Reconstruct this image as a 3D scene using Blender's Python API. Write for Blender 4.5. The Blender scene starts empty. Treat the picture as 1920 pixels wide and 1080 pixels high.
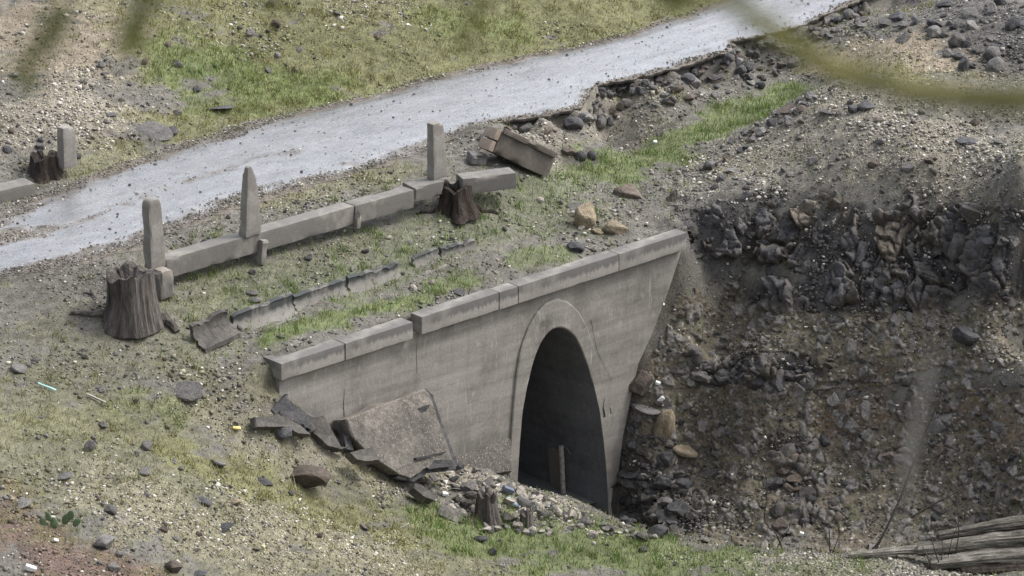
import bpy, bmesh, math, random
import numpy as np
from mathutils import Vector, Matrix, Euler, noise as mnoise

R = math.radians
random.seed(7)
rng = np.random.default_rng(11)
scene = bpy.context.scene
COL = scene.collection

# ------------------------------------------------------------------ camera
PITCH = R(20.0)
DIST = 70.0
FPX = 8050.0                       # focal length in pixels of the 1920 wide photograph
O = np.array([0.0, 0.0, -1.1])
CAM = O + DIST * np.array([0.0, -math.cos(PITCH), math.sin(PITCH)])
FWD = np.array([0.0, math.cos(PITCH), -math.sin(PITCH)])
UPV = np.array([0.0, math.sin(PITCH), math.cos(PITCH)])
cd = bpy.data.cameras.new("camera")
cd.lens = FPX / 1920.0 * 36.0
cd.sensor_width = 36.0
cd.clip_end = 2000.0
cd.dof.use_dof = True
cd.dof.focus_distance = DIST
cd.dof.aperture_fstop = (cd.lens / 1000.0) / 0.050
cam = bpy.data.objects.new("camera", cd)
COL.objects.link(cam)
cam.location = CAM
cam.rotation_euler = (math.pi / 2 - PITCH, 0, 0)
scene.camera = cam

# ------------------------------------------------------------------ light
SUN_EL, SUN_AZ = R(52.0), R(12.0)          # azimuth measured from +X towards +Y
world = bpy.data.worlds.new("World")
scene.world = world
world.use_nodes = True
wn, wl = world.node_tree.nodes, world.node_tree.links
bg = wn["Background"]
sky = wn.new("ShaderNodeTexSky")
sky.sky_type = 'NISHITA'
sky.sun_disc = False
sky.sun_elevation = SUN_EL
sky.sun_rotation = math.pi / 2 - SUN_AZ
sky.air_density = 1.0
sky.dust_density = 4.0
hs = wn.new("ShaderNodeHueSaturation")
hs.inputs["Saturation"].default_value = 0.40
wl.new(sky.outputs[0], hs.inputs["Color"])
tc = wn.new("ShaderNodeTexCoord")
dp = wn.new("ShaderNodeVectorMath"); dp.operation = 'DOT_PRODUCT'
dp.inputs[1].default_value = (0.10, 0.94, 0.34)
wl.new(tc.outputs["Generated"], dp.inputs[0])
mr = wn.new("ShaderNodeMapRange")                      # the overcast is thinner, so brighter, beyond the hill
mr.inputs[1].default_value = 0.35; mr.inputs[2].default_value = 1.0
mr.inputs[3].default_value = 1.0; mr.inputs[4].default_value = 2.1
mr.interpolation_type = 'SMOOTHSTEP'
wl.new(dp.outputs["Value"], mr.inputs[0])
vm = wn.new("ShaderNodeVectorMath"); vm.operation = 'SCALE'
wl.new(hs.outputs[0], vm.inputs[0]); wl.new(mr.outputs[0], vm.inputs["Scale"])
wl.new(vm.outputs[0], bg.inputs[0])
bg.inputs[1].default_value = 0.15
sd = bpy.data.lights.new("sun", 'SUN')
sd.energy = 1.1
sd.angle = R(14.0)
sd.color = (1.0, 0.972, 0.94)
sun = bpy.data.objects.new("sun", sd)
COL.objects.link(sun)
_d = Vector((math.cos(SUN_EL) * math.cos(SUN_AZ), math.cos(SUN_EL) * math.sin(SUN_AZ), math.sin(SUN_EL)))
sun.rotation_euler = (-_d).to_track_quat('-Z', 'Y').to_euler()
sun.location = (20, 30, 40)
scene.view_settings.view_transform = 'Standard'
scene.view_settings.look = 'None'
scene.view_settings.exposure = 0.96
scene.view_settings.gamma = 1.0
scene.cycles.max_bounces = 6

# ------------------------------------------------------------------ geometry helpers
AL = R(43.0)                                # direction of the road
UD = np.array([math.cos(AL), math.sin(AL), 0.0])
VD = np.array([math.sin(AL), -math.cos(AL), 0.0])

def ray(px, py):
    return FWD + np.array([1.0, 0, 0]) * ((px - 960.0) / FPX) + UPV * ((540.0 - py) / FPX)

def P(px, py, z):
    d = ray(px, py)
    return CAM + d * ((z - CAM[2]) / d[2])

def PV(px, py, v):
    d = ray(px, py)
    return CAM + d * ((v - CAM @ VD) / (d @ VD))

def PY(px, py, y):
    d = ray(px, py)
    return CAM + d * ((y - CAM[1]) / d[1])

def loc_uz(p):
    return float(p @ UD), float(p @ VD), float(p[2])

_perm = np.random.default_rng(3).permutation(512)
_perm = np.concatenate([_perm, _perm])
_ga = np.random.default_rng(4).uniform(0, 2 * math.pi, 1024)
_gx, _gy = np.cos(_ga), np.sin(_ga)

def pn(x, y, seed=0):
    x = np.asarray(x, float) + seed * 17.31
    y = np.asarray(y, float) - seed * 9.77
    xi, yi = np.floor(x).astype(int), np.floor(y).astype(int)
    xf, yf = x - xi, y - yi
    u = xf * xf * xf * (xf * (xf * 6 - 15) + 10)
    v = yf * yf * yf * (yf * (yf * 6 - 15) + 10)
    def g(ix, iy, dx, dy):
        h = _perm[(_perm[ix & 511] + iy) & 511]
        return _gx[h] * dx + _gy[h] * dy
    a = g(xi, yi, xf, yf); b = g(xi + 1, yi, xf - 1, yf)
    c = g(xi, yi + 1, xf, yf - 1); d = g(xi + 1, yi + 1, xf - 1, yf - 1)
    return 1.4 * ((a * (1 - u) + b * u) * (1 - v) + (c * (1 - u) + d * u) * v)

def fbm(x, y, octv=4, seed=0):
    s, a = 0.0, 0.5
    for k in range(octv):
        s = s + a * pn(x * 2 ** k, y * 2 ** k, seed + k * 3)
        a *= 0.5
    return s

def sstep(a, b, x):
    t = np.clip((np.asarray(x, float) - a) / (b - a), 0, 1)
    return t * t * (3 - 2 * t)

# ------------------------------------------------------------------ object helpers
def mesh_np(name, verts, faces, mat=None, smooth=False, cols=None):
    me = bpy.data.meshes.new(name)
    verts = np.asarray(verts, np.float32)
    if isinstance(faces, np.ndarray):
        n, k = faces.shape
        me.vertices.add(len(verts)); me.vertices.foreach_set("co", verts.ravel())
        me.loops.add(n * k); me.loops.foreach_set("vertex_index", faces.astype(np.int32).ravel())
        me.polygons.add(n)
        me.polygons.foreach_set("loop_start", np.arange(0, n * k, k, dtype=np.int32))
        me.update(calc_edges=True)
    else:
        me.from_pydata([tuple(map(float, v)) for v in verts], [], faces)
        me.update()
    me.validate()
    if smooth:
        me.polygons.foreach_set("use_smooth", np.ones(len(me.polygons), bool))
        if len(me.polygons) < 60000: me.set_sharp_from_angle(angle=R(32))
    if cols is not None:
        at = me.color_attributes.new("Col", 'FLOAT_COLOR', 'POINT')
        c = np.ones((len(verts), 4), np.float32); c[:, :3] = cols
        at.data.foreach_set("color", c.ravel())
    if mat: me.materials.append(mat)
    return me

def link(name, me, parent=None, loc=None, rot=None, scale=None):
    o = bpy.data.objects.new(name, me)
    COL.objects.link(o)
    if parent: o.parent = parent
    if loc is not None: o.location = [float(a) for a in loc]
    if rot is not None: o.rotation_euler = rot
    if scale is not None: o.scale = scale
    return o

def tag(o, label, cat, group=None):
    o['label'] = label; o['category'] = cat
    if group: o['group'] = group
    o['kind'] = 'thing'
    return o

def thing(name, label, cat, loc=(0, 0, 0), rz=0.0, group=None):
    return tag(link(name, None, None, loc, (0, 0, rz)), label, cat, group)

def bm_arrays(bm):
    bm.verts.ensure_lookup_table()
    for i, v in enumerate(bm.verts): v.index = i
    return np.array([v.co[:] for v in bm.verts]), [[v.index for v in f.verts] for f in bm.faces]

def nz(p, s, seed=0):
    return mnoise.noise(Vector((p[0] * s + seed * 7.1, p[1] * s - seed * 3.3, p[2] * s + seed * 1.7)))

def rough_box(sx, sy, sz, step=0.08, r=0.03, amp=0.012, freq=6.0, seed=0, chip=0.03, taper=None, bend=None):
    """a worn rectangular block, base centre at the origin, z from 0 to sz"""
    bm = bmesh.new()
    h = np.array([sx, sy, sz]) / 2
    n = [max(2, int(round(s / step))) for s in (sx, sy, sz)]
    for ax in range(3):
        a, b = [i for i in range(3) if i != ax]
        for sgn in (-1, 1):
            g = {}
            for i in range(n[a] + 1):
                for j in range(n[b] + 1):
                    c = [0, 0, 0]
                    c[ax] = sgn * h[ax]; c[a] = -h[a] + 2 * h[a] * i / n[a]; c[b] = -h[b] + 2 * h[b] * j / n[b]
                    g[i, j] = bm.verts.new(c)
            for i in range(n[a]):
                for j in range(n[b]):
                    q = [g[i, j], g[i + 1, j], g[i + 1, j + 1], g[i, j + 1]]
                    bm.faces.new(q)
    bmesh.ops.remove_doubles(bm, verts=bm.verts, dist=1e-5)
    bmesh.ops.recalc_face_normals(bm, faces=bm.faces)
    r = min(r, min(h) * 0.9)
    for v in bm.verts:
        p = np.array(v.co[:])
        c = np.clip(p, -(h - r), h - r)
        d = p - c
        L = np.linalg.norm(d)
        nedge = int(np.sum(np.abs(np.abs(p) - h) < 1e-6))
        if L > 0: p = c + d / L * r
        dd = d / (L + 1e-9)
        p = p + dd * amp * nz(p, freq, seed) + dd * amp * 0.6 * nz(p, freq * 3, seed + 5)
        if nedge >= 2:
            k = max(0.0, nz(p, 4.0, seed + 9) - 0.08)
            p = p - dd * chip * 3 * k
        p[2] += h[2]
        if taper:
            t = p[2] / sz
            p[0] *= 1 + (taper[0] - 1) * t; p[1] *= 1 + (taper[1] - 1) * t
        if bend: p = bend(p)
        v.co = p
    a = bm_arrays(bm); bm.free()
    return a

def rock_arr(seed, sub=2, planes=9, dmin=0.55, dmax=0.85, jag=0.06):
    rr = random.Random(seed)
    bm = bmesh.new()
    bmesh.ops.create_icosphere(bm, subdivisions=sub, radius=1.0)
    pl = []
    for _ in range(planes):
        n = Vector((rr.gauss(0, 1), rr.gauss(0, 1), rr.gauss(0, 1))).normalized()
        pl.append((n, rr.uniform(dmin, dmax)))
    for v in bm.verts:
        p = v.co.copy()
        for n, d in pl:
            e = p.dot(n) - d
            if e > 0: p -= n * e
        p += v.co * jag * nz(v.co, 2.2, seed)
        v.co = p
    a = bm_arrays(bm); bm.free()
    v, f = a
    lo, hi = v.min(0), v.max(0)
    v = (v - (lo + hi) / 2) / (hi - lo)          # unit box centred on origin
    return v, f

def tube(pts, rad, seg=8, rough=0.0, seed=0, flat=1.0, cap=True):
    pts = [np.asarray(p, float) for p in pts]
    vs, fs = [], []
    up = np.array([0.13, 0.21, 0.97])
    for i, p in enumerate(pts):
        t = pts[min(i + 1, len(pts) - 1)] - pts[max(i - 1, 0)]
        t = t / (np.linalg.norm(t) + 1e-9)
        a = np.cross(t, up)
        if np.linalg.norm(a) < 0.15: a = np.cross(t, np.array([1.0, 0.2, 0.1]))
        a /= np.linalg.norm(a); b = np.cross(a, t)
        for k in range(seg):
            th = 2 * math.pi * k / seg
            q = 1.0
            if rough: q += rough * nz((math.cos(th) * 1.3, math.sin(th) * 1.3, i * 0.35), 1.6, seed)
            vs.append(p + rad[i] * q * (a * math.cos(th) + b * flat * math.sin(th)))
    for i in range(len(pts) - 1):
        for k in range(seg):
            k2 = (k + 1) % seg
            fs.append([i * seg + k, i * seg + k2, (i + 1) * seg + k2, (i + 1) * seg + k])
    if cap:
        fs.append(list(range(seg))[::-1]); fs.append([(len(pts) - 1) * seg + k for k in range(seg)])
    return np.array(vs), fs

def resample(pts, n):
    pts = np.asarray(pts, float)
    L = np.concatenate([[0], np.cumsum(np.linalg.norm(np.diff(pts, axis=0), axis=1))])
    t = np.linspace(0, L[-1], n)
    return np.stack([np.interp(t, L, pts[:, k]) for k in range(pts.shape[1])], 1)

def join(parts):
    vs, fs, n = [], [], 0
    for v, f in parts:
        vs.append(np.asarray(v)); fs += [[i + n for i in q] for q in f]; n += len(v)
    return np.concatenate(vs), fs

# ------------------------------------------------------------------ materials
def new_mat(name):
    m = bpy.data.materials.new(name); m.use_nodes = True
    nt = m.node_tree
    return m, nt, nt.nodes["Principled BSDF"]

class NT:
    def __init__(s, nt): s.nt = nt
    def n(s, t, **kw):
        x = s.nt.nodes.new(t)
        for k, v in kw.items(): setattr(x, k, v)
        return x
    def l(s, a, b): s.nt.links.new(a, b)
    def coord(s, kind, scale=(1, 1, 1)):
        if kind == 'pos': o = s.n("ShaderNodeNewGeometry").outputs["Position"]
        else: o = s.n("ShaderNodeTexCoord").outputs[kind]
        m = s.n("ShaderNodeMapping"); m.inputs["Scale"].default_value = scale
        s.l(o, m.inputs["Vector"]); return m.outputs[0]
    def noise(s, vec, scale, detail=4, rough=0.6):
        x = s.n("ShaderNodeTexNoise"); x.inputs["Scale"].default_value = scale
        x.inputs["Detail"].default_value = detail; x.inputs["Roughness"].default_value = rough
        s.l(vec, x.inputs["Vector"]); return x.outputs["Fac"]
    def ramp(s, fac, stops):
        x = s.n("ShaderNodeValToRGB"); el = x.color_ramp.elements
        while len(el) < len(stops): el.new(0.5)
        for e, (p, c) in zip(el, stops):
            e.position = p
            e.color = (c, c, c, 1) if isinstance(c, (int, float)) else (*c, 1)
        s.l(fac, x.inputs[0]); return x.outputs[0]
    def mix(s, fac, a, b, mode='MIX'):
        x = s.n("ShaderNodeMix", data_type='RGBA', blend_type=mode)
        for sock, v in ((x.inputs[0], fac), (x.inputs[6], a), (x.inputs[7], b)):
            if isinstance(v, (int, float)): sock.default_value = v if sock == x.inputs[0] else (v, v, v, 1)
            elif isinstance(v, tuple): sock.default_value = (*v, 1)
            else: s.l(v, sock)
        return x.outputs[2]
    def math(s, op, a, b=0.0):
        x = s.n("ShaderNodeMath", operation=op)
        for sock, v in zip(x.inputs, (a, b)):
            if isinstance(v, (int, float)): sock.default_value = v
            else: s.l(v, sock)
        return x.outputs[0]
    def bump(s, h, bsdf, strength=0.5, dist=0.02):
        x = s.n("ShaderNodeBump"); x.inputs["Strength"].default_value = strength
        x.inputs["Distance"].default_value = dist
        s.l(h, x.inputs["Height"]); s.l(x.outputs[0], bsdf.inputs["Normal"])

def attr_mat(name, rough=0.95, nscale=30, lo=0.6, hi=1.35, bump=0.6, translucent=False):
    m, nt, b = new_mat(name); t = NT(nt)
    a = t.n("ShaderNodeVertexColor", layer_name="Col").outputs["Color"]
    v = t.coord('pos')
    f = t.noise(v, nscale, 5, 0.7)
    c = t.mix(1.0, a, t.ramp(f, [(0.3, lo), (0.7, hi)]), 'MULTIPLY')
    t.l(c, b.inputs["Base Color"]); b.inputs["Roughness"].default_value = rough
    b.inputs["Specular IOR Level"].default_value = 0.25
    if bump: t.bump(f, b, bump, 0.02)
    return m

def rock_mat(name, dark, light, scale=3.0, rough=0.85, spec=0.35, bump=0.7, stretch=(1, 1, 1), kind='Object', speck=0.0):
    m, nt, b = new_mat(name); t = NT(nt)
    v = t.coord(kind, stretch)
    f = t.noise(v, scale, 8, 0.65)
    g = t.noise(v, scale * 6, 4, 0.7)
    c = t.ramp(f, [(0.32, dark), (0.68, light)])
    c = t.mix(1.0, c, t.ramp(g, [(0.3, 0.6), (0.75, 1.35)]), 'MULTIPLY')
    oi = t.n("ShaderNodeObjectInfo").outputs["Random"]
    c = t.mix(1.0, c, t.ramp(oi, [(0.0, 0.65), (1.0, 1.35)]), 'MULTIPLY')
    if speck:
        s = t.noise(t.coord('pos'), 38, 2, 0.5)
        c = t.mix(t.ramp(s, [(0.60, 0.0), (0.68, speck)]), c, (0.42, 0.39, 0.33))
    t.l(c, b.inputs["Base Color"])
    b.inputs["Roughness"].default_value = rough
    b.inputs["Specular IOR Level"].default_value = spec
    t.bump(t.math('ADD', f, t.math('MULTIPLY', g, 0.5)), b, bump, 0.05)
    return m

def concrete_mat(name, base=(0.27, 0.245, 0.21), dark=(0.13, 0.12, 0.11), boards=0.0, stain=0.0, stain_z=None, blotch=1.0, speck=0.5, stain_s=(1.6, 1.6, 1.2), top=None, drip=None):
    m, nt, b = new_mat(name); t = NT(nt)
    v = t.coord('Object')
    f = t.noise(v, 1.1, 8, 0.62)
    c = t.ramp(f, [(0.30, tuple(x * (1 - 0.28 * blotch) for x in base)), (0.5, base), (0.72, tuple(min(1, x * 1.14) for x in base))])
    g = t.noise(v, 22, 5, 0.7)
    c = t.mix(1.0, c, t.ramp(g, [(0.25, 0.78), (0.75, 1.2)]), 'MULTIPLY')
    hgt = t.math('MULTIPLY', g, 0.4)
    if boards:
        w = t.noise(t.coord('Object', (0.25, 0.25, 3.2)), 1.3, 4, 0.6)
        c = t.mix(1.0, c, t.ramp(w, [(0.35, 1 - 0.22 * boards), (0.62, 1 + 0.1 * boards)]), 'MULTIPLY')
        hgt = t.math('ADD', hgt, w)
        wv = t.n("ShaderNodeTexWave", wave_type='BANDS', bands_direction='Z')
        wv.inputs["Scale"].default_value = 1.45; wv.inputs["Distortion"].default_value = 2.5; wv.inputs["Detail Scale"].default_value = 0.7
        t.l(v, wv.inputs["Vector"])
        ln = t.ramp(wv.outputs["Fac"], [(0.02, 1 - .05 * boards), (0.12, 1.0)])
        c = t.mix(1.0, c, ln, 'MULTIPLY'); hgt = t.math('ADD', hgt, t.math('MULTIPLY', ln, 0.6))
        st = t.noise(t.coord('Object', (3.2, 3.2, 0.35)), 1.7, 5, 0.6)      # rain streaks
        c = t.mix(t.ramp(st, [(0.55, 0.0), (0.75, 0.55 * boards)]), c, dark)
        sp = t.noise(t.coord('Object', (1.4, 1.4, 0.6)), 7.0, 4, 0.65)        # lime bloom
        c = t.mix(t.ramp(sp, [(0.56, 0.0), (0.70, speck)]), c, (0.42, 0.40, 0.36))
    if drip:                                                                   # runs below the coping, damp foot
        z = t.n("ShaderNodeSeparateXYZ"); t.l(t.coord('Object'), z.inputs[0])
        sn = t.noise(t.coord('Object', (4.5, 4.5, 0.12)), 1.6, 5, 0.65)
        zz = t.math('ADD', z.outputs[2], t.math('MULTIPLY', sn, 2.4))
        c = t.mix(t.ramp(t.math('DIVIDE', t.math('SUBTRACT', zz, drip + 1.05), 0.8), [(0.0, 0.0), (1.0, 0.6)]), c, dark)
        bn = t.noise(t.coord('Object', (0.8, 0.8, 0.8)), 1.5, 6, 0.65)
        zb = t.math('SUBTRACT', t.math('MULTIPLY', bn, 2.6), t.math('MULTIPLY', z.outputs[2], 0.55))
        c = t.mix(t.ramp(zb, [(0.10, 0.0), (0.75, 0.6)]), c, tuple(x * 1.1 for x in dark))
        ln_ = t.noise(t.coord('Object', (5.5, 5.5, 0.5)), 2.2, 5, 0.7)
        c = t.mix(t.ramp(ln_, [(0.60, 0.0), (0.70, 0.55)]), c, (0.46, 0.44, 0.40))
    if stain:
        sn = t.noise(t.coord('Object', stain_s), 1.8, 6, 0.6)
        fac = t.ramp(sn, [(0.38, 0.0), (0.50, stain)])
        if stain_z is not None:
            z = t.n("ShaderNodeSeparateXYZ"); t.l(t.coord('Object'), z.inputs[0])
            zz = t.math('ADD', z.outputs[2], t.math('MULTIPLY', t.noise(t.coord('Object', (5, 5, 0.3)), 2.0, 5, 0.7), 0.30))
            fac = t.math('MULTIPLY', fac, t.ramp(t.math('DIVIDE', t.math('SUBTRACT', zz, stain_z), 0.06), [(0.0, 0.0), (1.0, 1.0)]))
        c = t.mix(fac, c, dark)
    if top:                                                                    # separate tone above a set height
        z = t.n("ShaderNodeSeparateXYZ"); t.l(t.coord('Object'), z.inputs[0])
        c = t.mix(t.ramp(t.math('DIVIDE', t.math('SUBTRACT', z.outputs[2], top[0]), 0.02), [(0.0, 0.0), (1.0, 0.9)]), c, t.mix(g, tuple(x * .7 for x in top[1]), tuple(x * 1.3 for x in top[1])))
    t.l(c, b.inputs["Base Color"])
    b.inputs["Roughness"].default_value = 0.9
    b.inputs["Specular IOR Level"].default_value = 0.3
    t.bump(hgt, b, 0.5, 0.02)
    return m

def plain_mat(name, c, rough=0.6, emit=0):
    m, nt, b = new_mat(name); t = NT(nt)
    f = t.noise(t.coord('Object'), 9, 4)
    t.l(t.mix(1.0, c, t.ramp(f, [(0.3, 0.75), (0.7, 1.15)]), 'MULTIPLY'), b.inputs["Base Color"])
    b.inputs["Roughness"].default_value = rough
    return m

M_ground = attr_mat("ground_soil", 0.95, 26, 0.55, 1.4, 0.9)
M_pebble = attr_mat("gravel_stone", 0.85, 14, 0.8, 1.2, 0.3)
M_grass = attr_mat("grass_blade", 0.7, 6, 0.85, 1.15, 0)
M_basalt = rock_mat("basalt", (0.03, 0.03, 0.033), (0.10, 0.097, 0.098), 2.5, 0.8, 0.35)
M_stone = rock_mat("grey_stone", (0.08, 0.077, 0.073), (0.20, 0.19, 0.178), 2.5)
M_brown = rock_mat("brown_rock", (0.06, 0.048, 0.04), (0.16, 0.13, 0.105), 2.5)
M_tan = rock_mat("tan_rock", (0.13, 0.105, 0.07), (0.30, 0.25, 0.175), 3.0)
M_pale = rock_mat("pale_stone", (0.22, 0.2, 0.17), (0.5, 0.46, 0.4), 3.0)
M_slabc = rock_mat("aggregate_slab", (0.075, 0.069, 0.060), (0.165, 0.15, 0.13), 2.0, kind='pos', speck=0.55)
M_wall = concrete_mat("board_marked_concrete", (0.255, 0.239, 0.214), boards=0.9, speck=.4, blotch=1.7, drip=4.78)
M_ring = concrete_mat("arch_concrete", (0.295, 0.275, 0.247), boards=0.35, speck=.3)
M_cope = concrete_mat("coping_concrete", (0.262, 0.246, 0.222), dark=(0.10, 0.097, 0.094), stain=0.8, stain_z=0.27, stain_s=(.55, .55, .15), top=(.305, (.20, .175, .15)))
M_kerb = concrete_mat("kerb_concrete", (0.215, 0.20, 0.178), dark=(0.10, 0.097, 0.093), stain=0.55, top=(.335, (.24, .215, .185)))
M_post = concrete_mat("post_concrete", (0.275, 0.262, 0.238), dark=(0.13, 0.115, 0.1), stain=0.5)
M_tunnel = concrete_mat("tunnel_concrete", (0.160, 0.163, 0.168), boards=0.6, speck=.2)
M_block = concrete_mat("block_concrete", (0.16, 0.14, 0.12), dark=(0.075, 0.065, 0.055), stain=0.5)
M_gutter = concrete_mat("gutter_concrete", (0.20, 0.19, 0.172), dark=(0.045, 0.05, 0.05), stain=0.95, stain_z=0.34, stain_s=(2, 2, .4))
M_litpinkc = concrete_mat("lit_pink_concrete", (0.36, 0.285, 0.225), dark=(0.15, 0.12, 0.1), stain=0.3)  # pinkish concrete with the upturned end's brightness put into the colour
M_wood = rock_mat("dead_wood", (0.028, 0.025, 0.023), (0.19, 0.168, 0.152), 5.0, 0.9, 0.2, 1.0, stretch=(1.6, 1.6, 0.22))
M_wood2 = rock_mat("black_wood", (0.014, 0.012, 0.011), (0.085, 0.066, 0.055), 5.0, 0.9, 0.2, 1.0, stretch=(1.6, 1.6, 0.22))
M_log = rock_mat("grey_log", (0.06, 0.053, 0.045), (0.33, 0.31, 0.265), 5.0, 0.9, 0.2, 1.0, stretch=(0.6, 2.2, 2.2))
M_twig = rock_mat("twig_bark", (0.03, 0.025, 0.02), (0.09, 0.075, 0.06), 6.0)
M_branch = rock_mat("lichen_bark", (0.13, 0.125, 0.05), (0.30, 0.28, 0.10), 9.0, 0.8, 0.2, 0.3)
M_leaf = plain_mat("olive_leaf", (0.17, 0.18, 0.045), 0.6)
M_drystem = plain_mat("dry_leaf", (0.33, 0.31, 0.27), 0.8)
M_white = plain_mat("white_plastic", (0.8, 0.8, 0.78), 0.45)
M_blue = plain_mat("pale_blue_plastic", (0.42, 0.48, 0.58), 0.35)
M_cyan = plain_mat("aqua_plastic", (0.35, 0.68, 0.66), 0.4)
M_denim = plain_mat("grey_blue_cloth", (0.12, 0.14, 0.19), 0.8)
M_yellow = plain_mat("yellow_plastic", (0.7, 0.55, 0.2), 0.5)
M_cactus = plain_mat("cactus_green", (0.10, 0.15, 0.075), 0.6)
M_rust = plain_mat("rusty_steel", (0.09, 0.055, 0.04), 0.8)
M_dkslab = rock_mat("dark_slab", (0.04, 0.037, 0.034), (0.12, 0.11, 0.098), 2.2)
M_void = plain_mat("void_shade_black", (0.02, 0.02, 0.02), 0.95)  # near-black colour holding the shade of the tunnel depth and the cracks

# ------------------------------------------------------------------ terrain heights
ROAD_TOP = [(-260, 470), (-120, 430), (0, 395), (130, 345), (250, 300), (350, 265), (480, 228), (620, 195), (720, 172), (780, 152),
            (900, 125), (1010, 100), (1110, 80), (1200, 55), (1290, 25), (1350, 0), (1420, -28), (1500, -60)]
ROAD_BOT = [(-260, 585), (-120, 548), (0, 522), (100, 508), (200, 482), (275, 462), (340, 432), (420, 400), (500, 372), (600, 345), (700, 318),
            (790, 288), (850, 262), (885, 244), (930, 233), (1010, 222), (1085, 206), (1112, 172), (1120, 162), (1190, 150), (1260, 132),
            (1368, 100), (1372, 82), (1440, 68), (1500, 50), (1560, 25), (1620, 0), (1700, -28), (1800, -60)]
SH = []                       # control points shared by both fields: pixel x, pixel y, height
SH += [(x, y, 0.0) for x, y in ROAD_TOP]
SH += [(x, y, 0.0) for x, y in ROAD_BOT]
SH += [(600, 270, 0.03), (300, 370, 0.03), (1000, 160, 0.03), (1300, 80, 0.03), (100, 440, 0.03)]
SH += [(0, 330, .1), (100, 290, .25), (200, 240, .35), (0, 200, .7), (200, 150, .7), (0, 50, 1.3), (300, 50, 1.1), (400, 180, .25),
       (500, 100, .55), (600, 50, .8), (700, 130, .2), (800, 80, .4), (900, 20, .6), (1000, 60, .2), (1100, 20, .35), (1250, -5, .2),
       (600, -100, 1.5), (0, -100, 2), (1200, -100, .6), (300, -40, 1.5)]
def _below_edge():
    e = resample([(885, 244), (930, 233), (1010, 222), (1100, 205), (1120, 164), (1190, 150), (1260, 132), (1368, 96), (1440, 68), (1500, 50), (1560, 25), (1620, 0), (1700, -28)], 26)
    return [(x + 3, y + 27, -.30 - .06 * math.sin(i * 2.1)) for i, (x, y) in enumerate(e)]
SH += _below_edge()
SH += [(1050, 300, -.55), (1150, 290, -.65), (1250, 270, -.7), (1350, 230, -.65), (1450, 180, -.55), (1100, 350, -.8), (1200, 350, -.9),
       (1250, 390, -1.0)]
SH += [(1320, 310, -.78), (1400, 240, -.58), (1560, 158, .38), (1500, 196, .15), (1650, 195, .42), (1750, 225, .35), (1600, 260, .05),
       (1500, 300, -.4), (1400, 330, -.7), (1850, 250, .2), (1700, 320, -.2), (1850, 330, -.1), (1650, 90, .25), (1750, 120, .4),
       (1900, 60, .7), (1850, 0, .8), (1700, 20, .3), (1900, 160, .4)]
SH += [(1285, 425, -1.15), (1350, 395, -1.0), (1450, 370, -.8), (1550, 355, -.6), (1650, 345, -.45), (1750, 345, -.35), (1850, 400, -.5), (1920, 430, -.6)]
SH += [(0, 560, -.2), (100, 590, -.4), (200, 600, -.5), (300, 640, -.75), (400, 690, -1.13), (330, 740, -1.25), (450, 715, -1.3)]
SH += [(-200, 640, -.3), (-200, 800, -.6), (-200, 1080, -1.3), (2100, 500, -1.3), (2100, 330, -.2), (2100, 200, .4), (2100, -50, 1.0)]
UP = [(560, 660, -1.07), (600, 640, -1.07), (700, 606, -1.07), (800, 570, -1.07), (900, 535, -1.07), (1000, 500, -1.07), (1100, 465, -1.07), (1200, 430, -1.07),
      (500, 600, -.85), (700, 520, -.8), (850, 470, -.72), (1000, 420, -.8), (1100, 405, -.9),
      (350, 534, -.40), (500, 488, -.38), (650, 442, -.38), (770, 400, -.38), (900, 362, -.3), (970, 350, -.38)]
LO = [(1300, 520, -2.1), (1400, 560, -2.4), (1500, 590, -2.4), (1600, 590, -2.3), (1700, 590, -2.2), (1800, 560, -1.9), (1920, 550, -1.7),
      (1300, 640, -3.0), (1300, 690, -3.3), (1400, 690, -3.2), (1550, 690, -3.1), (1700, 690, -2.9), (1850, 690, -2.7), (1920, 690, -2.6),
      (1300, 800, -4.3), (1400, 800, -4.1), (1550, 800, -4.0), (1700, 800, -3.8), (1850, 800, -3.6), (1200, 850, -4.65), (1250, 950, -5.4),
      (1400, 950, -5.1), (1550, 950, -5.0), (1700, 950, -4.9), (1850, 950, -4.7), (1250, 1000, -5.7), (1400, 1020, -5.5), (1550, 1030, -5.4),
      (1700, 1040, -5.3), (1880, 1050, -5.2), (1140, 985, -5.3), (1250, 1005, -5.2), (1400, 1025, -5.15), (1550, 1035, -5.1), (1700, 1045, -5.05),
      (1920, 1065, -4.9), (1250, 1080, -5.1), (1600, 1100, -5.0), (1920, 1120, -4.8), (960, 900, -4.35), (1060, 945, -4.9), (900, 872, -3.9),
      (800, 880, -3.7), (700, 850, -3.1), (600, 790, -2.3), (530, 745, -1.7), (960, 980, -4.4), (960, 1080, -4.5), (800, 1000, -3.9), (800, 1080, -4.0),
      (600, 900, -2.9), (600, 1000, -3.1), (600, 1080, -3.3), (400, 800, -1.75), (400, 950, -2.2), (400, 1080, -2.6), (200, 750, -1.2),
      (200, 900, -1.6), (200, 1080, -2.0), (0, 650, -.6), (0, 780, -1.0), (0, 930, -1.4), (0, 1080, -1.7), (2100, 800, -3.2), (2100, 1000, -4.5),
      (600, 1250, -3.8), (0, 1250, -2.2), (1200, 1250, -5.2), (1900, 1250, -5.0)]
WALL_RIGHT = [(1278, 470), (1255, 540), (1225, 620), (1197, 682), (1184, 740), (1168, 820), (1157, 905)]

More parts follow.
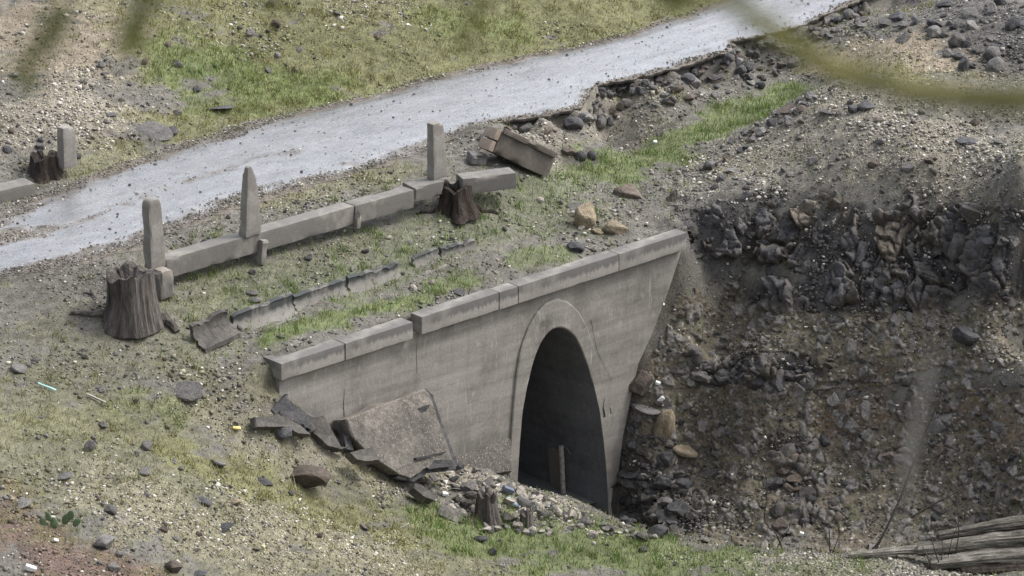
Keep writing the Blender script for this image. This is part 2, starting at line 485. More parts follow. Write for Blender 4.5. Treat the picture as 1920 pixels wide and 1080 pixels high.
class TPS:
    def __init__(s, pts, lam=0.002):
        pts = np.array(pts); s.xy = pts[:, :2]; n = len(pts)
        K = s.k(np.linalg.norm(s.xy[:, None] - s.xy[None], axis=2)) + lam * np.eye(n)
        A = np.zeros((n + 3, n + 3)); A[:n, :n] = K
        A[:n, n] = 1; A[:n, n + 1:] = s.xy; A[n:, :n] = A[:n, n:].T
        s.w = np.linalg.solve(A, np.concatenate([pts[:, 2], [0, 0, 0]]))
    @staticmethod
    def k(r): return r * r * np.log(r + 1e-6)
    def __call__(s, x, y):
        sh = np.shape(x); x = np.ravel(x); y = np.ravel(y)
        out = s.w[-3] + s.w[-2] * x + s.w[-1] * y
        for (cx, cy), w in zip(s.xy, s.w[:-3]):
            out = out + w * s.k(np.hypot(x - cx, y - cy))
        return out.reshape(sh)

lo_extra = []
for px, py in WALL_RIGHT:
    p = PV(px, py, -0.05); lo_extra.append((p[0], p[1], p[2] - 0.16))
for px, py in ((1150, 985),):
    p = PV(px, py, -0.05); lo_extra.append((p[0], p[1], p[2] - 0.2))
f_up = TPS([tuple(P(*a)) for a in SH + UP])
f_lo = TPS([tuple(P(*a)) for a in SH + LO] + lo_extra)

road_top = resample([P(x, y, 0)[:2] for x, y in ROAD_TOP], 400)
road_bot = resample([P(x, y, 0)[:2] for x, y in ROAD_BOT], 500)

def in_road(x, y):
    """signed: >0 inside the road (metres to the nearest edge, in v)"""
    u = x * UD[0] + y * UD[1]; v = x * VD[0] + y * VD[1]
    ut, vt = road_top @ UD[:2], road_top @ VD[:2]
    ub, vb = road_bot @ UD[:2], road_bot @ VD[:2]
    o1, o2 = np.argsort(ut), np.argsort(ub)
    a = np.interp(u, ut[o1], vt[o1]); b = np.interp(u, ub[o2], vb[o2])
    return np.minimum(v - a, b - v)

def base_height(x, y):
    u = x * UD[0] + y * UD[1]; v = x * VD[0] + y * VD[1]
    zu, zl = f_up(x, y), f_lo(x, y)
    wu = sstep(-6.6, -5.3, u) * (1 - sstep(3.75, 4.15, u))
    wv = 1 - sstep(-0.17, -0.06, v)
    # left and right of the headwall the two fields flow into each other over a wide strip
    wide = 1 - sstep(-1.2, 0.6, v)
    w = wu * wv + (1 - wu) * wide
    return zl * (1 - w) + zu * w

X0, X1, Y0, Y1, STX, STY = -11.0, 11.6, -13.5, 15.5, 0.05, 0.042
fx = np.arange(X0, X1, STX); fy = np.arange(Y0, Y1, STY)
def grade(a, far, n):
    t = np.linspace(0, 1, n + 1)[1:]
    return a + (far - a) * t ** 2.2
xs = np.concatenate([grade(X0, -300, 26)[::-1], fx, grade(fx[-1], 300, 26)])
ys = np.concatenate([grade(Y0, -150, 30)[::-1], fy, grade(fy[-1], 500, 26)])
GX, GY = np.meshgrid(xs, ys)
cx, cy = np.clip(GX, X0, X1), np.clip(GY, Y0, Y1)
far = 1.2 + 0.06 * np.clip(GY - 14, 0, 200) + 0.03 * np.abs(GX) + 1.5 * fbm(GX * .03, GY * .03, 3, 5)
camhill = -4.6 + 0.497 * np.clip(-16 - GY, 0, 54)
wc = sstep(-9, -17, GY)
far = far * (1 - wc) + camhill * wc
out = np.maximum(np.maximum(X0 - GX, GX - fx[-1]), np.maximum(Y0 - GY, GY - fy[-1]))
wo = sstep(0.0, 5.0, out)
Z = base_height(cx, cy)

# strokes of ground cover, laid along the ground in metres
iy0, ix0 = 30, 26
def zbase_grid():
    return Z[iy0:iy0 + len(fy), ix0:ix0 + len(fx)]
def zat(x, y, grid=None):
    g = FINE if grid is None else grid
    tx = np.clip((np.asarray(x) - X0) / STX, 0, len(fx) - 1.001); ty = np.clip((np.asarray(y) - Y0) / STY, 0, len(fy) - 1.001)
    ix, iy = tx.astype(int), ty.astype(int); a, b = tx - ix, ty - iy
    return (g[iy, ix] * (1 - a) + g[iy, ix + 1] * a) * (1 - b) + (g[iy + 1, ix] * (1 - a) + g[iy + 1, ix + 1] * a) * b
FINE = zbase_grid()
_ts = np.arange(50.0, 92.0, 0.03)
def G(px, py):
    d = ray(px, py)
    q = CAM[None] + d[None] * _ts[:, None]
    below = q[:, 2] <= zat(q[:, 0], q[:, 1])
    ok = below & (q[:, 1] > Y0) & (q[:, 1] < Y1)
    i = int(np.argmax(ok)) if ok.any() else len(_ts) - 1
    return np.array([q[i, 0], q[i, 1], float(zat(q[i, 0], q[i, 1]))])

STROKES = {
 'green': [([(430, 570), (560, 530), (720, 470), (900, 420), (1060, 400)], .75, .34), ([(980, 350), (1080, 340)], .4, .5), ([(345, 125), (420, 130), (500, 155), (590, 175)], .75, 1.0), ([(370, 195), (470, 205)], .5, .7), ([(1120, 318), (1250, 285), (1350, 238), (1480, 175)], .55, 1.0),
           ([(500, 640), (600, 605), (700, 580), (790, 560)], .22, 1.0), ([(820, 540), (870, 525)], .25, .8), ([(960, 480), (1050, 470)], .3, .7), ([(660, 570), (620, 560)], .2, .6),
           ([(720, 480), (760, 480)], .3, .5), ([(450, 580), (560, 545)], .35, .5), ([(850, 830), (900, 845)], .14, .6), ([(860, 1000), (1050, 1020), (1200, 1035), (1340, 1045)], .9, 1.0), ([(1350, 1060), (1500, 1065), (1650, 1065)], .3, .5),
           ([(1000, 390), (1050, 360)], .3, .5), ([(260, 760), (310, 770)], .35, .5), ([(1290, 560), (1300, 600)], .15, .5), ([(830, 35), (900, 50), (960, 60)], .5, .7), ([(560, 540), (640, 520)], .3, .4), ([(650, 560), (780, 495)], .25, .4)],
 'olive': [([(60, 840), (260, 880), (480, 960), (720, 1030)], 2.6, .5), ([(380, 540), (330, 680), (140, 660)], .9, .3), ([(440, 390), (640, 340), (760, 318)], .35, .5), ([(480, 60), (600, 110), (720, 130), (850, 80), (1000, 50), (1280, 0)], 2.2, 1.0), ([(560, 10), (800, 5), (1050, -10)], 1.8, .9), ([(240, 20), (300, 110)], .8, .5), ([(330, 235), (420, 230), (560, 190)], .7, .9), ([(150, 320), (260, 290)], .6, .6),
           ([(0, 790), (150, 800), (320, 835)], .6, .7), ([(330, 855), (480, 910), (600, 960), (760, 1010)], .6, 1.0), ([(0, 870), (180, 890), (300, 930)], .55, .5), ([(450, 1050), (620, 1060)], .6, .4),
           ([(1420, 300), (1350, 330)], .4, .2), ([(1600, 130), (1700, 150)], .5, .35), ([(560, 20), (420, 60)], .8, .4), ([(760, 1060), (900, 1060)], .6, .6)],
 'pale':  [([(1430, 290), (1560, 190), (1650, 230), (1760, 290), (1860, 320)], 1.2, 1.0), ([(220, 950), (400, 990), (560, 1010), (700, 1040)], .9, .9), ([(430, 800), (600, 850), (730, 890)], .6, .6),
           ([(1290, 1045), (1500, 1058), (1800, 1078)], .5, .7), ([(850, 890), (960, 930), (1080, 975)], .5, .9), ([(30, 230), (120, 230), (170, 190)], .9, .9), ([(1030, 260), (1150, 215), (1200, 230)], .6, .6),
           ([(500, 30), (420, 90)], .7, .7), ([(740, 20), (660, 10)], .7, .8), ([(440, 390), (560, 360), (720, 340)], .4, .3)],
 'dark':  [([(1440, 540), (1560, 560), (1700, 540), (1850, 520)], .4, .9), ([(1310, 450), (1420, 440), (1550, 470), (1680, 450), (1800, 450), (1910, 470)], .62, 1.0), ([(1330, 500), (1470, 560)], .3, .6), ([(1310, 690), (1500, 692)], .22, .7), ([(1170, 900), (1230, 960), (1280, 990)], .5, .6),
           ([(1830, 30), (1910, 90)], .8, .6), ([(1180, 160), (1300, 135), (1450, 95)], .45, .6), ([(1480, 850), (1520, 950)], .35, .4)],
 'tan':   [([(1580, 110), (1690, 90), (1760, 130)], .8, 1.0), ([(20, 60), (100, 100), (200, 60)], 1.2, .8), ([(180, 220), (120, 180)], .6, .7)],
 'red':   [([(10, 960), (60, 1010), (120, 1060), (230, 1075)], .75, 1.0)],
 'rust':  [([(1560, 790), (1640, 760)], .4, .6), ([(1830, 760), (1870, 800)], .4, .4)],
 'dirt':  [([(1290, 600), (1420, 620), (1600, 630), (1850, 620)], .7, 1.0), ([(1260, 760), (1420, 780), (1600, 850), (1850, 850)], 1.0, 1.0), ([(1250, 900), (1400, 950), (1600, 970), (1800, 930)], .9, 1.0),
           ([(1080, 420), (1200, 400)], .4, .6), ([(560, 500), (700, 450)], .25, .5), ([(330, 700), (450, 700)], .35, .5)],
 'sand':  [([(1600, 1033), (1720, 1035)], .2, .8)],
}
WS = {k: [(np.array([G(*q) for q in pts]), r, s) for pts, r, s in v] for k, v in STROKES.items()}

def cover(kind, x, y, z):
    m = np.zeros(np.shape(x))
    for pts, r, s in WS[kind]:
        segs = [(pts[i], pts[i + 1]) for i in range(len(pts) - 1)] or [(pts[0], pts[0])]
        best = np.full(np.shape(x), 1e9)
        for a, b in segs:
            ab = b - a; L = float(ab @ ab) + 1e-9
            t = np.clip(((x - a[0]) * ab[0] + (y - a[1]) * ab[1] + (z - a[2]) * ab[2]) / L, 0, 1)
            d = np.sqrt((x - a[0] - t * ab[0]) ** 2 + (y - a[1] - t * ab[1]) ** 2 + (z - a[2] - t * ab[2]) ** 2)
            best = np.minimum(best, d)
        yy = y + 1.3 * z
        rr = r * (1 + 0.9 * pn(x * 1.3, yy * 1.3, 21) + 0.6 * pn(x * 4.1, yy * 4.1, 22))
        m = np.maximum(m, s * (1 - sstep(0.45, 1.35, best / np.maximum(rr, 0.05))))
    return m

# small relief: bumps everywhere but on the road, rock ledges on the cliff
road_in = in_road(GX, GY)
off_road = 1 - sstep(-0.15, 0.05, road_in)
mk = {k: cover(k, cx, cy, Z) for k in WS}
u_ = cx * UD[0] + cy * UD[1]; v_ = cx * VD[0] + cy * VD[1]
Z = np.where(road_in > 0, np.minimum(Z, -0.015 * sstep(0, .2, road_in)) * sstep(-.02, .3, road_in) * 0 - 0.03 * sstep(0.0, .25, road_in) + np.clip(Z, -.3, .02) * (1 - sstep(0, .25, road_in)), Z)
ZQ = cy + 1.3 * Z
Z = Z + off_road * (0.05 * fbm(cx * 1.1, ZQ * 1.1, 4, 2) + 0.035 * fbm(cx * 5, ZQ * 5, 3, 8))
ridge = 1 - np.abs(fbm(cx * 1.7, cy * 1.7 + 2 * Z, 4, 14)) * 3.0
bank = sstep(0.15, 0.6, v_) * sstep(1.2, 2.4, u_ - 0.0 * v_) * np.clip(mk['dirt'] + mk['dark'], 0, 1)
Z = Z + off_road * mk['dark'] * 0.05 * ridge * sstep(0.1, 0.5, np.maximum(v_, -v_ - 1.5)) + bank * 0.08 * fbm(cx * 2.4, ZQ * 2.0, 4, 18)
Z = Z * (1 - wo) + far * wo
FINE = zbase_grid()

def ground_col(x, y, z, m=None):
    m = m or {k: cover(k, x, y, z) for k in WS}
    yy = y + 1.3 * z
    n1 = fbm(x * .8, yy * .8, 4, 40)[..., None]; n2 = fbm(x * 6, yy * 6, 3, 44)[..., None]
    c = np.array([.124, .117, .102]) * (1 + 0.35 * n1 + 0.7 * n2)
    def mixc(c, w, col, q=1.0):
        w = np.clip(w * q, 0, 1)[..., None]
        return c * (1 - w) + np.array(col) * (1 + 0.3 * n1 + 0.8 * n2) * w
    c = mixc(c, m['dirt'], (.112, .100, .080), .9)
    c = mixc(c, m['tan'], (.24, .20, .145), .85)
    c = mixc(c, m['pale'], (.218, .196, .158), .85)
    c = mixc(c, m['red'], (.115, .078, .062), .85)
    c = mixc(c, m['rust'], (.14, .085, .06), .9)
    c = mixc(c, m['sand'], (.27, .24, .2), .9)
    c = mixc(c, m['olive'], (.138, .138, .063), .8)
    c = mixc(c, m['green'], (.112, .138, .052), .75)
    c = mixc(c, m['dark'], (.062, .060, .060), .9)
    return np.clip(c, .008, .8)

gcol = ground_col(cx, cy, Z, mk)
# jointed rock: cells with their own offset, cracks between them; pushed out along the face of the bank
def cells(a, b, seed):
    ia, ib = np.floor(a).astype(int), np.floor(b).astype(int)
    d1 = np.full(a.shape, 9.0); d2 = np.full(a.shape, 9.0); val = np.zeros(a.shape)
    for da in (-1, 0, 1):
        for db in (-1, 0, 1):
            h = _perm[(_perm[(ia + da + seed * 7) & 511] + ib + db) & 511]
            qx = ia + da + .5 + .42 * _gx[h]; qy = ib + db + .5 + .42 * _gy[h]
            d = np.hypot(a - qx, b - qy)
            nearer = d < d1
            d2 = np.where(nearer, d1, np.minimum(d2, d)); val = np.where(nearer, ((h * 37) % 512) / 512.0, val); d1 = np.minimum(d1, d)
    return d2 - d1, val
wA = .25 * fbm(cx * 2.2, Z * 2.2, 3, 51)
fa = cx * .95 - cy * .35 + wA; fb = Z * .75 - cy * .45 + .25 * fbm(cx * 2, Z * 2, 3, 52)
e1_, c1_ = cells(fa * 3.0, fb * 2.3, 1); e2_, c2_ = cells(fa * 8.0, fb * 6.5, 2)
on_bank = sstep(0.12, .5, v_) * sstep(1.4, 2.6, u_)
rock_w = on_bank * np.clip(mk['dark'], 0, 1); soil_w = on_bank * np.clip(mk['dirt'] - mk['dark'], 0, 1)
push = rock_w * ((c1_ - .5) * .34 + (c2_ - .5) * .13 - .14 * np.exp(-e1_ * 9) - .05 * np.exp(-e2_ * 8)) \
     + soil_w * ((c2_ - .45) * .10 * (c2_ > .45) + .06 * fbm(fa * 5, fb * 5, 3, 55))
push = push * .25 - .10 * np.clip(rock_w + soil_w, 0, 1)
DX, DY, DZ = push * -.25, push * -.80, push * .45
rk = (np.array([.088, .086, .088]) * (.65 + .7 * c1_[..., None]) * (.8 + .4 * c2_[..., None]))
crack = np.clip(np.exp(-e1_ * 7) + .6 * np.exp(-e2_ * 9), 0, 1)[..., None]
soilc = np.array([.125, .108, .082]) * (1 + .5 * fbm(cx * 4, Z * 4, 3, 57)[..., None])
patch = sstep(-.05, .3, fbm(fa * 1.1, fb * 1.4, 3, 58))[..., None] * .75
rk = rk * (1 - patch) + soilc * patch
rk = rk * (1 - .55 * crack) + soilc * .55 * crack
gcol = gcol * (1 - rock_w[..., None] * .92) + rk * rock_w[..., None] * .92
bits = (soil_w * (c2_ > .62) * sstep(.05, .2, e2_))[..., None]
gcol = gcol * (1 - bits) + np.array([.125, .115, .103]) * (.6 + .8 * c1_[..., None]) * bits
ny, nx = GX.shape
idx = np.arange(nx * ny).reshape(ny, nx)
faces = np.stack([idx[:-1, :-1], idx[:-1, 1:], idx[1:, 1:], idx[1:, :-1]], -1).reshape(-1, 4)

# ------------------------------------------------------------------ headwall outline (wall plane v = 0)
ARCH_IN = [(968, 900), (969, 880), (972, 831), (977, 772), (985, 727), (996, 681), (1003, 660), (1011, 642), (1021, 626), (1033, 616), (1044, 612), (1056, 614), (1068, 622), (1078, 633),
           (1087, 650), (1100, 681), (1115, 727), (1125, 772), (1132, 827), (1137, 877), (1139, 910), (1141, 977)]
arch = [loc_uz(PV(x, y, 0)) for x, y in ARCH_IN]
arch = [(a[0], a[2]) for a in arch]
ZB = -6.1
UL, UR = arch[0][0] - 0.03, arch[-1][0] + 0.03
# cut the ground where the tunnel passes through the step behind the wall
fc_x = GX.ravel()[faces].mean(1); fc_y = GY.ravel()[faces].mean(1)
fu = fc_x * UD[0] + fc_y * UD[1]; fv = fc_x * VD[0] + fc_y * VD[1]
fz = Z.ravel()[faces].min(1)
keep = ~((fu > UL + 0.02) & (fu < UR - 0.0) & (fv > -0.26) & (fv < -0.01) & (fz < -1.75) & (fz > -9))
keep &= ~((fu > UL + 0.02) & (fu < UR) & (fv > -0.5) & (fv < -0.01) & (fz < -3.0))
terrain = link("ground", mesh_np("ground", np.stack([(GX + DX).ravel(), (GY + DY).ravel(), (Z + DZ).ravel()], 1), faces[keep], M_ground, True, gcol.reshape(-1, 3)))
terrain['kind'] = 'structure'

# ------------------------------------------------------------------ road
def road_mud(t, d, u, x, y):
    """0 = wet asphalt, 1 = dry gravelly dirt; x, y run along and across the road"""
    n1 = fbm(x * .35, y * 2.2, 4, 60); n2 = fbm(x * 2.5, y * 6, 4, 63); n3 = fbm(x * .9, y * 4.5, 4, 66)
    tt = t + .10 * n1
    ga = np.exp(-((tt - .30) / .22) ** 2) * sstep(-7.6, -4.4, u)
    gb = np.exp(-((tt - .68) / .23) ** 2)
    near = np.maximum(ga, gb)
    farw = sstep(.0, .14, tt) * (1 - sstep(.86, 1.04, tt))
    k = sstep(-.5, 3.5, u)
    wet = near * (1 - k) + farw * k
    wet = wet + .45 * n3 * (1 - .4 * k) + .30 * n2
    edge = sstep(.0, .3, d + .2 * n2)
    return 1 - sstep(.18, .72, wet) * np.where(u > 3.2, np.maximum(edge, t > .5), edge)

def road_tdu(x, y):
    u = x * UD[0] + y * UD[1]; v = x * VD[0] + y * VD[1]
    ut, vt = road_top @ UD[:2], road_top @ VD[:2]; ub, vb = road_bot @ UD[:2], road_bot @ VD[:2]
    o1, o2 = np.argsort(ut), np.argsort(ub)
    a = np.interp(u, ut[o1], vt[o1]); b = np.interp(u, ub[o2], vb[o2])
    return (v - a) / (b - a), np.minimum(v - a, b - v), u, v

def build_road():
    n, k = 260, 22
    a = resample([P(x, y, 0) for x, y in ROAD_TOP], n); b = resample([P(x, y, 0) for x, y in ROAD_BOT], n)
    # re-sample by u so the two edges pair up
    ua, ub = a @ UD, b @ UD
    us = np.linspace(max(ua.min(), ub.min()), min(ua.max(), ub.max()), 520)
    va = np.interp(us, np.sort(ua), (a @ VD)[np.argsort(ua)]); vb = np.interp(us, np.sort(ub), (b @ VD)[np.argsort(ub)])
    va = va + 0.14 * fbm(us * 1.2, us * 0, 4, 3); 
    sharp = sstep(1.9, 2.7, us)
    vb = vb + (0.16 * (1 - sharp) + 0.10) * fbm(us * 1.6, us * 0 + 5, 4, 6) + 0.06 * pn(us * 5, us * 0 + 2, 9)
    vs, fs = [], []
    edge = []
    m = k + 3
    for i, u in enumerate(us):
        for j in range(k + 1):
            t = j / k; v = va[i] + (vb[i] - va[i]) * t
            p = u * UD + v * VD
            e = min(v - va[i], vb[i] - v)
            z = float(zat(p[0], p[1])) 
            zz = 0.028 + 0.012 * pn(u * 1.5, v * 1.5, 7) + 0.02 * (1 - math.exp(-max(e, 0) * 3))
            soft = (1 - sharp[i]) if v > (va[i] + vb[i]) / 2 else 1.0
            zz = zz * (1 - soft) + soft * (zz * float(sstep(0, .5, e)) + (1 - float(sstep(0, .5, e))) * (z + .008))
            zz = max(zz, z + 0.008)
            vs.append((u, -v, zz)); edge.append((t, e, u))
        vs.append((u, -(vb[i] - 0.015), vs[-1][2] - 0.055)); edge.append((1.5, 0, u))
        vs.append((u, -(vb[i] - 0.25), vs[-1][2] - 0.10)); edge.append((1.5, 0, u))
    for i in range(len(us) - 1):
        for j in range(m - 1):
            fs.append([i * m + j, (i + 1) * m + j, (i + 1) * m + j + 1, i * m + j + 1])
    e = np.array(edge); v3 = np.array(vs)
    t, d, u = e[:, 0], e[:, 1], e[:, 2]
    x, y = v3[:, 0], v3[:, 1]
    n2 = fbm(x * 2.5, y * 6, 4, 63)
    mud = road_mud(t, d, u, x, y)
    c = np.array([.118, .118, .122])[None] * (1 + .6 * n2[:, None] - 1.1 * np.clip(fbm(x * .7, y * 6, 4, 69), -.3, .6)[:, None]) * (1 - mud[:, None]) + np.array([.165, .145, .122])[None] * (1 + .6 * n2[:, None]) * mud[:, None]
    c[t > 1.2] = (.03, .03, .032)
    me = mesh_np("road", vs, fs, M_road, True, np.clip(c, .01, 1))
    at = me.attributes.new("mud", 'FLOAT', 'POINT'); at.data.foreach_set("value", np.clip(np.where(t > 1.2, 1, mud), 0, 1).astype(np.float32))
    o = link("road", me, None, (0, 0, 0), (0, 0, AL)); o['kind'] = 'structure'

def road_material():
    m, nt, b = new_mat("wet_asphalt"); t = NT(nt)
    a = t.n("ShaderNodeVertexColor", layer_name="Col").outputs["Color"]
    mud = t.n("ShaderNodeAttribute", attribute_name="mud").outputs["Fac"]
    v = t.coord('Object', (0.7, 2.6, 1)); f = t.noise(v, 1.6, 9, 0.75)
    g = t.noise(t.coord('Object'), 24, 5, 0.75)
    k = t.math('ADD', mud, t.math('MULTIPLY', t.math('SUBTRACT', f, 0.5), 2.0))
    c = t.mix(1.0, a, t.ramp(g, [(0.3, 0.4), (0.75, 1.6)]), 'MULTIPLY')
    gr = t.noise(t.coord('Object', (1, 2.2, 1)), 9, 3, 0.6)
    c = t.mix(t.math('MULTIPLY', t.ramp(gr, [(0.50, 0), (0.62, 1)]), 0.6), c, (.155, .135, .115))
    t.l(c, b.inputs["Base Color"])
    rr = t.ramp(k, [(0.0, 0.27), (0.30, 0.5), (0.75, 0.85)])
    t.l(t.math('ADD', rr, t.math('MULTIPLY', t.ramp(gr, [(0.57, 0), (0.66, 1)]), 0.2)), b.inputs["Roughness"])
    t.l(t.ramp(k, [(0.1, 0.62), (0.85, 0.2)]), b.inputs["Specular IOR Level"])
    t.l(t.ramp(k, [(0.0, 0.75), (0.75, 0.0)]), b.inputs["Coat Weight"])
    b.inputs["Coat Roughness"].default_value = 0.33
    b.inputs["Coat IOR"].default_value = 1.5
    t.bump(t.math('ADD', g, t.math('MULTIPLY', gr, 1.5)), b, 0.9, 0.02)
    return m
M_road = road_material()
build_road()

# ------------------------------------------------------------------ culvert headwall
def lo_wall(p): return (float(p @ UD), float(-(p @ VD)), float(p[2]))
W0 = thing("culvert_headwall", "grey concrete headwall of the old bridge with a tall pointed arch opening", "bridge", (0, 0, ZB), AL)
THK = 0.5
def wall_local(u, z, v=0.0): return (u, -v, z - ZB)

def build_wall():
    bm = bmesh.new()
    right = [loc_uz(PV(x, y, 0)) for x, y in WALL_RIGHT] 
    WL = float(P(545, 690, -1.09) @ UD) + .04
    poly = [(WL, ZB), (arch[0][0], ZB)] + arch + [(arch[-1][0], ZB)]
    foot = loc_uz(PV(1146, 912, 0))
    poly += [(foot[0], ZB), (foot[0], foot[2])] + [(a[0], a[2]) for a in right[::-1]] + [(right[0][0] + .02, -1.32), (WL, -1.32)]
    f = bm.faces.new([bm.verts.new(wall_local(u, z)) for u, z in poly])
    bm.normal_update()
    if f.normal.y > 0: f.normal_flip()
    ex = bmesh.ops.extrude_face_region(bm, geom=[f])
    for e in ex['geom']:
        if isinstance(e, bmesh.types.BMVert): e.co.y += THK
    bmesh.ops.recalc_face_normals(bm, faces=bm.faces)
    bmesh.ops.triangulate(bm, faces=[q for q in bm.faces if len(q.verts) > 4])
    a = bm_arrays(bm); bm.free()
    link("wall_face", mesh_np("wall_face", *a, M_wall), W0)

def build_ring():
    # raised band around the opening
    OUT = [(950, 905), (953, 850), (957, 800), (961, 750), (966, 700), (975, 650), (989, 612), (1005, 584), (1022, 566), (1041, 558),
           (1062, 564), (1082, 582), (1100, 612), (1118, 662), (1132, 730), (1141, 800), (1146, 850), (1149, 905)]
    o = [loc_uz(PV(x, y, 0)) for x, y in OUT]
    inn = arch[:-1]
    o = [(a[0], a[2]) for a in o]
    n = 60
    oi, ii = resample(o, n), resample(inn, n)
    z0 = -6.0
    oi = np.concatenate([[(oi[0][0], z0)], oi]); ii = np.concatenate([[(ii[0][0], z0)], ii])
    vs, fs = [], []
    for k in range(len(oi)):
        pr = 0.042 * (1 - float(sstep(0.48, 0.68, k / len(oi)))) + 0.003
        vs += [wall_local(oi[k][0], oi[k][1], -0.02), wall_local(oi[k][0], oi[k][1], pr - .012), wall_local(*(oi[k] * .93 + ii[k] * .07), pr),
               wall_local(*(oi[k] * .05 + ii[k] * .95), pr), wall_local(ii[k][0] - 0.0, ii[k][1] - 0.003, pr - .012), wall_local(ii[k][0], ii[k][1] - 0.003, -0.02)]
    for k in range(int(len(oi) * .70)):
        for j in range(5):
            fs.append([k * 6 + j, (k + 1) * 6 + j, (k + 1) * 6 + j + 1, k * 6 + j + 1])
    link("arch_ring", mesh_np("arch_ring", vs, fs, M_wall), W0)

def build_tunnel():
    prof = np.concatenate([[(arch[0][0], -5.9)], np.array(arch), [(arch[-1][0], -5.9)]])
    c = prof.mean(0)
    vs, fs = [], []
    ds = [-0.012] + list(np.linspace(-0.5, -9, 14))
    for d in ds:
        for p in prof:
            q = p - (p - c) / np.linalg.norm(p - c) * 0.006
            vs.append(wall_local(q[0], q[1], d))
    n = len(prof)
    for i in range(len(ds) - 1):
        for j in range(n - 1):
            fs.append([i * n + j, (i + 1) * n + j, (i + 1) * n + j + 1, i * n + j + 1])
    link("tunnel_barrel", mesh_np("tunnel_barrel", vs, fs, M_tunnel, True), W0)
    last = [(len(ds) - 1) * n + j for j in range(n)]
    link("tunnel_end", mesh_np("tunnel_end", [vs[i] for i in last], [list(range(n))], M_void), W0)  # black sheet: shade of the far depth is in its colour
    # floor of the tunnel
    fl = [wall_local(arch[0][0] - .1, -5.62, -.3), wall_local(arch[-1][0] + .1, -5.62, -.3), wall_local(arch[-1][0] + .1, -5.55, -9), wall_local(arch[0][0] - .1, -5.55, -9)]
    link("tunnel_floor", mesh_np("tunnel_floor", fl, [[0, 1, 2, 3]], M_tunnel), W0)
build_wall(); build_ring(); build_tunnel()

# footing of the right pier
def footing():
    a = loc_uz(PV(1141, 915, 0)); 
    v, f = rough_box(0.09, 0.5, 1.2, 0.1, 0.015, 0.006, seed=5)
    link("pier_footing", mesh_np("pier_footing", v, f, M_ring, True), W0, (a[0] + 0.05, 0.24, a[2] - 1.22 - ZB))
footing()

# cracks and spalls in the concrete
def crack(pts, w, seed):
    q = resample([np.array(lo_wall(PV(x, y, 0.004))) for x, y in pts], 24)
    vs, fs = [], []
    for i, p in enumerate(q):
        k = w * (.5 + abs(nz((i * .6, seed, 0), 1, seed)) * 1.4) * (1 - .7 * i / 23); jx = .012 * nz((i * .8, 0, seed), 1, seed)
        vs += [(p[0] - k + jx, p[1], p[2] - ZB), (p[0] + k + jx, p[1], p[2] - ZB)]
    for i in range(23): fs.append([2 * i, 2 * i + 1, 2 * i + 3, 2 * i + 2])
    link("crack", mesh_np("crack", vs, fs, M_void), W0)
crack([(647, 795), (644, 760), (646, 728)], .014, 1)
crack([(1134, 782), (1131, 765), (1133, 748)], .030, 2)
crack([(1146, 775), (1143, 762)], .016, 3)
crack([(1108, 600), (1120, 660), (1150, 720)], .006, 4)
crack([(905, 800), (930, 770), (955, 752)], .005, 5)
crack([(782, 700), (781, 660), (780, 632)], .006, 6)

# coping blocks: pieces between cracks, front top edge read off the photograph
CZ = -1.06
def coping(pa, pb, ztop, vf, h, w, seed, drop=0.0):
    a = P(pa[0], pa[1], ztop); b = P(pb[0], pb[1], ztop)
    u0, u1 = a @ UD, b @ UD
    L = u1 - u0 - 0.012
    v, f = rough_box(L, w, h, 0.05, 0.009, 0.003, 3, seed, 0.006)
    link("coping_block", mesh_np("coping_block", v, f, M_cope, True), W0, ((u0 + u1) / 2, -(vf - w / 2), ztop - h - ZB - drop), (0, 0, 0))
COP = [((545, 690), (660, 645), .0), ((660, 645), (777, 603), .0)]
coping((545, 690), (657, 648), -1.09, 0.10, 0.28, 0.46, 1)
coping((657, 648), (778, 605), -1.085, 0.115, 0.28, 0.30, 2)
coping((778, 590), (922, 543), -1.04, 0.13, 0.30, 0.27, 3)
coping((922, 543), (957, 531), -1.045, 0.125, 0.30, 0.27, 4)
coping((957, 531), (1146, 471), -1.04, 0.13, 0.30, 0.27, 6)
coping((1146, 471), (1277, 432), -1.04, 0.128, 0.30, 0.27, 7)

# ------------------------------------------------------------------ kerb beams
def beam(pa, pb, ztop, w, h, name, label, cat, seed, group=None, mat=None, chip=0.03):
    a, b = P(*pa, ztop), P(*pb, ztop)
    d = b - a; L = np.linalg.norm(d); rz = math.atan2(d[1], d[0])
    nrm = np.array([math.sin(rz), -math.cos(rz), 0])
    c = (a + b) / 2 - nrm * w / 2
    v, f = rough_box(L, w, h, 0.045, 0.010, 0.004, 3, seed, chip * .4)
    o = link(name, mesh_np(name, v, f, mat or M_kerb, True), None, (c[0], c[1], ztop - h), (0, 0, rz))
    return tag(o, label, cat, group)
KG = "broken kerb beams along the road"
beam((312, 487), (664, 386), .13, .29, .32, "kerb_beam", "long concrete kerb beam between the first road post and the hairline joint", "kerb", 11, KG)
beam((666, 386), (776, 356), .135, .29, .31, "kerb_beam", "short concrete kerb beam with a chipped right end, left of the broken kerb lump", "kerb", 12, KG, chip=.045)
beam((776, 352), (832, 340), .13, .36, .25, "kerb_beam", "cracked kerb lump behind the short kerb beam, left of the dark stump", "kerb", 13, KG, chip=.06)
beam((868, 336), (968, 324), .12, .34, .28, "kerb_beam", "stray kerb beam on the right of the dark stump, square end over the grass", "kerb", 14, KG)
beam((-70, 374), (66, 343), .22, .36, .30, "kerb_beam", "kerb beam on the far side of the road at the left edge of the photo", "kerb", 15, KG)
